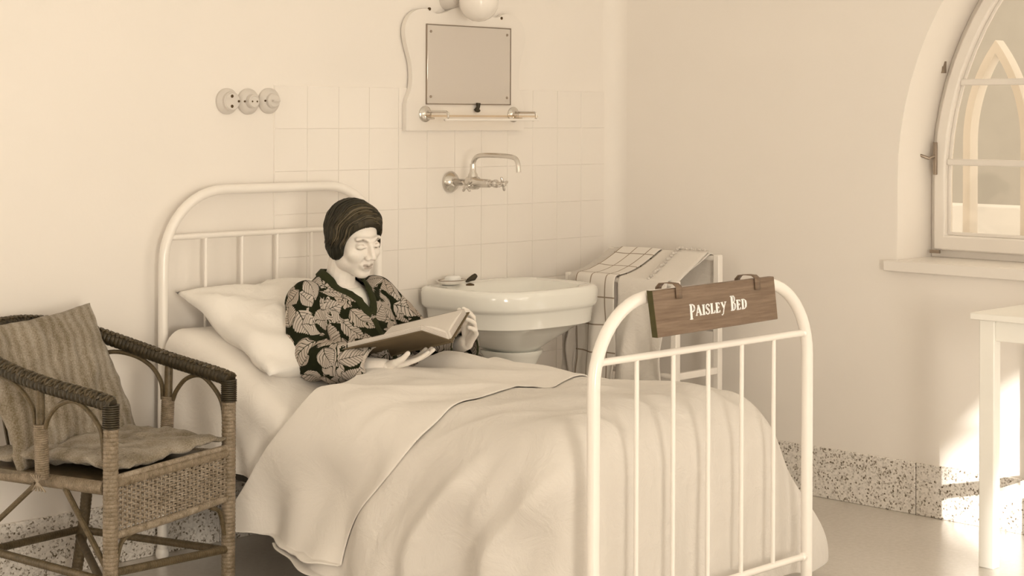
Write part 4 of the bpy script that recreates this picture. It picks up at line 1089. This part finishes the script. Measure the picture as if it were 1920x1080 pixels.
for (k, pts) in paths:
    out = []; i0 = k * 18; lift = rs_.uniform(-.0002, .0034); base_n = len(st.v)
    for q in range(18):
        if rc[i0 + q] < rf[i0 + q] - .0035: break
        w = .0012 * math.sin(q * 1.6 + k); out.append(HM @ Vector(Dn[i0 + q] * (rc[i0 + q] + lift + w * .6)))
    if len(out) < 5: continue
    R0 = rs_.uniform(.0013, .0026); n_ = len(out)
    st.tube(out, [R0 * min(1, (n_ - q) / 4) * min(1, (q + 1.5) / 3) for q in range(n_)], 5)
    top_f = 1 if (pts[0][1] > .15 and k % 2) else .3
    c_ = np.array(lin('#12140A')) * (1 - top_f * .7) + np.array(lin(rs_.choice(['#7A6844', '#4E4224', '#5E5030']))) * top_f * .7  # strands at the front top carry the painted highlight tone
    stc += [c_] * (len(st.v) - base_n)
so_ = st.build('strand', 'hair', ho, angle=180); so_['kind'] = 'stuff'
stc = np.array(stc); stc[:, 3] = 1; paint(so_, stc)

# leaf-print jacket
jk = MB()
rings(jk, [((-1.83, -.66, .50), .16, .06), ((-1.83, -.60, .55), .185, .105), ((-1.83, -.52, .63), .175, .12), ((-1.833, -.455, .71), .172, .122), ((-1.835, -.42, .79), .172, .112),
           ((-1.835, -.405, .845), .145, .082), ((-1.835, -.402, .885), .085, .064), ((-1.835, -.41, .91), .062, .056)])
limb(jk, [(-1.98, -.415, .828), (-2.022, -.47, .75), (-2.05, -.55, .655)], [.062, .060, .055])
limb(jk, [(-2.05, -.55, .655), (-2.035, -.67, .664), (-1.997, -.775, .668), (-1.99, -.80, .668)], [.055, .057, .047, .045])
limb(jk, [(-1.68, -.40, .832), (-1.63, -.465, .755), (-1.60, -.55, .68)], [.062, .060, .055])
limb(jk, [(-1.60, -.55, .68), (-1.60, -.66, .685), (-1.615, -.76, .680), (-1.618, -.79, .676)], [.058, .060, .056, .056])
jo = voxel(jk.build('bed_jacket', 'leaf', bo), .0055, 5, .6)
jo.parent = bo
off = np.array(origin(PS)); me = jo.data; co = coords(me) + off
no = np.empty(len(me.vertices) * 3, np.float32); me.vertices.foreach_get('normal', no); no = no.reshape(-1, 3)
disp = np.array([.010 * noise.noise(Vector((c[0] * 9, c[1] * 14, c[2] * 9))) + .004 * (1 - abs(noise.noise(Vector((c[0] * 22, c[1] * 30, c[2] * 26 + 5))))) * 1.0 for c in co])
arm_f = np.clip((np.abs(co[:, 0] + 1.835) - .15) / .05, 0, 1)
el = np.exp(-(np.linalg.norm(co - np.array(RE), axis=1) / .10) ** 2)
disp += .005 * np.sin(co[:, 1] * 75 + co[:, 2] * 50) * el
co2 = co + no * disp[:, None]
bm = bmesh.new(); bm.from_mesh(me)
for v, c in zip(bm.verts, co2): v.co = Vector(c - off)
dead = []
nk = np.array((-1.835, -.41))
for v, c in zip(bm.verts, co2):
    xx, yy, zz = c
    if zz > .865 and math.hypot(xx + 1.833, (yy + .412)) < .066: dead.append(v)
    elif yy < -.44 and zz > .795 and abs(xx + 1.825) < .010 + .55 * (zz - .795): dead.append(v)
    elif yy < -.785 and abs(xx + 1.99) < .09: dead.append(v)
    elif yy < -.775 and abs(xx + 1.62) < .08: dead.append(v)
bmesh.ops.delete(bm, geom=dead, context='VERTS')
bm.to_mesh(me); bm.free()
for p in me.polygons: p.use_smooth = True
sm = jo.modifiers.new('sm', 'SMOOTH'); sm.iterations = 2; so = jo.modifiers.new('so', 'SOLIDIFY'); so.thickness = .0025; so.offset = 1
from mathutils.bvhtree import BVHTree
def ribbon(m, pts, width, thick):
    n = len(pts); V = []
    for i, (p, nn) in enumerate(pts):
        a = pts[max(0, i - 1)][0]; b = pts[min(n - 1, i + 1)][0]; t = unit(b - a); s = unit(t.cross(nn)); nn = unit(nn)
        for dx, dn in ((-1, 0), (-.8, 1), (.8, 1), (1, 0), (.8, -1), (-.8, -1)): V.append(p + s * dx * width / 2 + nn * dn * thick / 2)
    F = [(i * 6 + k, i * 6 + (k + 1) % 6, (i + 1) * 6 + (k + 1) % 6, (i + 1) * 6 + k) for i in range(n - 1) for k in range(6)]
    F += [tuple(range(6)), tuple((n - 1) * 6 + k for k in range(6))[::-1]]
    return m.add(V, F)
bmj = bmesh.new(); bmj.from_mesh(me); bmj.faces.ensure_lookup_table(); bvh = BVHTree.FromBMesh(bmj)
def on_jacket(P, lift):
    out = []
    for p in P:
        loc, nn, _, _ = bvh.find_nearest(Vector(p) - origin(PS)); out.append((loc + origin(PS) + nn * lift, nn))
    return out
nb = curve_pts([(-1.825, -.56, .79), (-1.862, -.53, .845), (-1.895, -.475, .885), (-1.905, -.42, .905), (-1.88, -.36, .915), (-1.835, -.335, .918), (-1.79, -.36, .915), (-1.765, -.42, .905), (-1.775, -.475, .885), (-1.80, -.53, .845), (-1.822, -.56, .79)], 6)
ribbon(MB(), on_jacket(nb, .003), .030, .007).build('collar', 'trim_cloth', jo, angle=50)
pc = curve_pts([(-1.823, -.60, .80), (-1.818, -.61, .75), (-1.815, -.64, .69), (-1.815, -.68, .63)], 6)
ribbon(MB(), on_jacket(pc, .002), .022, .005).build('placket', 'trim_cloth', jo, angle=50)
for c, r, t in (((-1.618, -.772, .679), .054, (-.1, -1, .1)),):
    tt = unit(t); u = unit(tt.cross(Vector((0, 0, 1)))); w = tt.cross(u)
    MB().tube([Vector(c) + (u * math.cos(a) + w * math.sin(a)) * r for a in [2 * PI * k / 28 for k in range(28)]], .0032, 8, closed=True).build('cuff', 'trim_cloth', jo)
# undershirt at the neckline
us = MB(); rings(us, [((-1.833, -.44, .72), .15, .108), ((-1.835, -.418, .80), .152, .102), ((-1.835, -.412, .842), .11, .082), ((-1.835, -.412, .865), .07, .066)]); us.build('undershirt', 'undershirt', bo, angle=80)

# open book
bk = thing('book', 'large open book with dark cloth covers held in both hands', 'book', (-1.85, -.8, .72))
Cc = Vector((-1.845, -.945, .742)); s_ = unit((.25, -.93, .25)); r_ = unit(s_.cross(Vector((0, 0, 1)))); n_ = unit(r_.cross(s_))
if n_.z < 0: n_ = -n_
if r_.x > 0: r_ = -r_
LEN = .285; S0 = Cc - s_ * LEN
def half(sign, ang, wid, name):
    d = unit(r_ * sign * math.cos(ang) + n_ * math.sin(ang)); up = unit(n_ * math.cos(ang) - r_ * sign * math.sin(ang))
    m = MB(); prof = []
    N = 14
    for i in range(N + 1):
        t = i / N; prof.append((t * wid, .024 * min(1, (t * 7) ** .6) * (1 - .28 * t) + .006 * math.sin(PI * t)))
    V = []
    for l in (.006, LEN - .004):
        for a, h in prof: V.append(S0 + s_ * l + d * a + up * h)
        for a, h in reversed(prof): V.append(S0 + s_ * l + d * a + up * .0005)
    k = 2 * (N + 1); F = [(i, (i + 1) % k, (i + 1) % k + k, i + k) for i in range(k)] + [(i, i + 1, k - 2 - i, k - 1 - i) for i in range(N)] + [(i + k, k - 1 - i + k, k - 2 - i + k, i + 1 + k) for i in range(N)]
    m.add(V, F); pb = m.build('page_block', 'paper', bk, angle=40)
    e = MB()
    for q in range(5):
        hh = .004 + q * .0036; e.bar(S0 + s_ * .007 + d * (wid + .0003) + up * hh, S0 + s_ * (LEN - .005) + d * (wid + .0003) + up * hh, .0006, .0006)
        e.bar(S0 + s_ * (LEN - .0035) + d * .02 + up * hh, S0 + s_ * (LEN - .0035) + d * wid + up * hh, .0006, .0006)
    e.build('page_lines', 'steel', pb, smooth=False)
    c = MB(); a0 = S0 - s_ * .003 + d * .006; b0 = a0 + d * (wid + .004); a1 = a0 + s_ * (LEN + .006); b1 = b0 + s_ * (LEN + .006)
    c.add([a0, b0, b1, a1, a0 - up * .004, b0 - up * .004, b1 - up * .004, a1 - up * .004], [(0, 1, 2, 3), (7, 6, 5, 4), (0, 4, 5, 1), (1, 5, 6, 2), (2, 6, 7, 3), (3, 7, 4, 0)])
    c.build('cover', MT['bookcloth'], bk, bevel=.001)
MT['bookcloth'] = plain('dark_book_cloth', '#6A5838', .7, .2, var=.2, vscale=25)
half(1, math.radians(17), .150, 'l'); half(-1, math.radians(29), .145, 'r')
MB().tube([S0 - s_ * .003 - n_ * .001, Cc + s_ * .003 - n_ * .001], .007, 10).build('spine', MT['bookcloth'], bk)
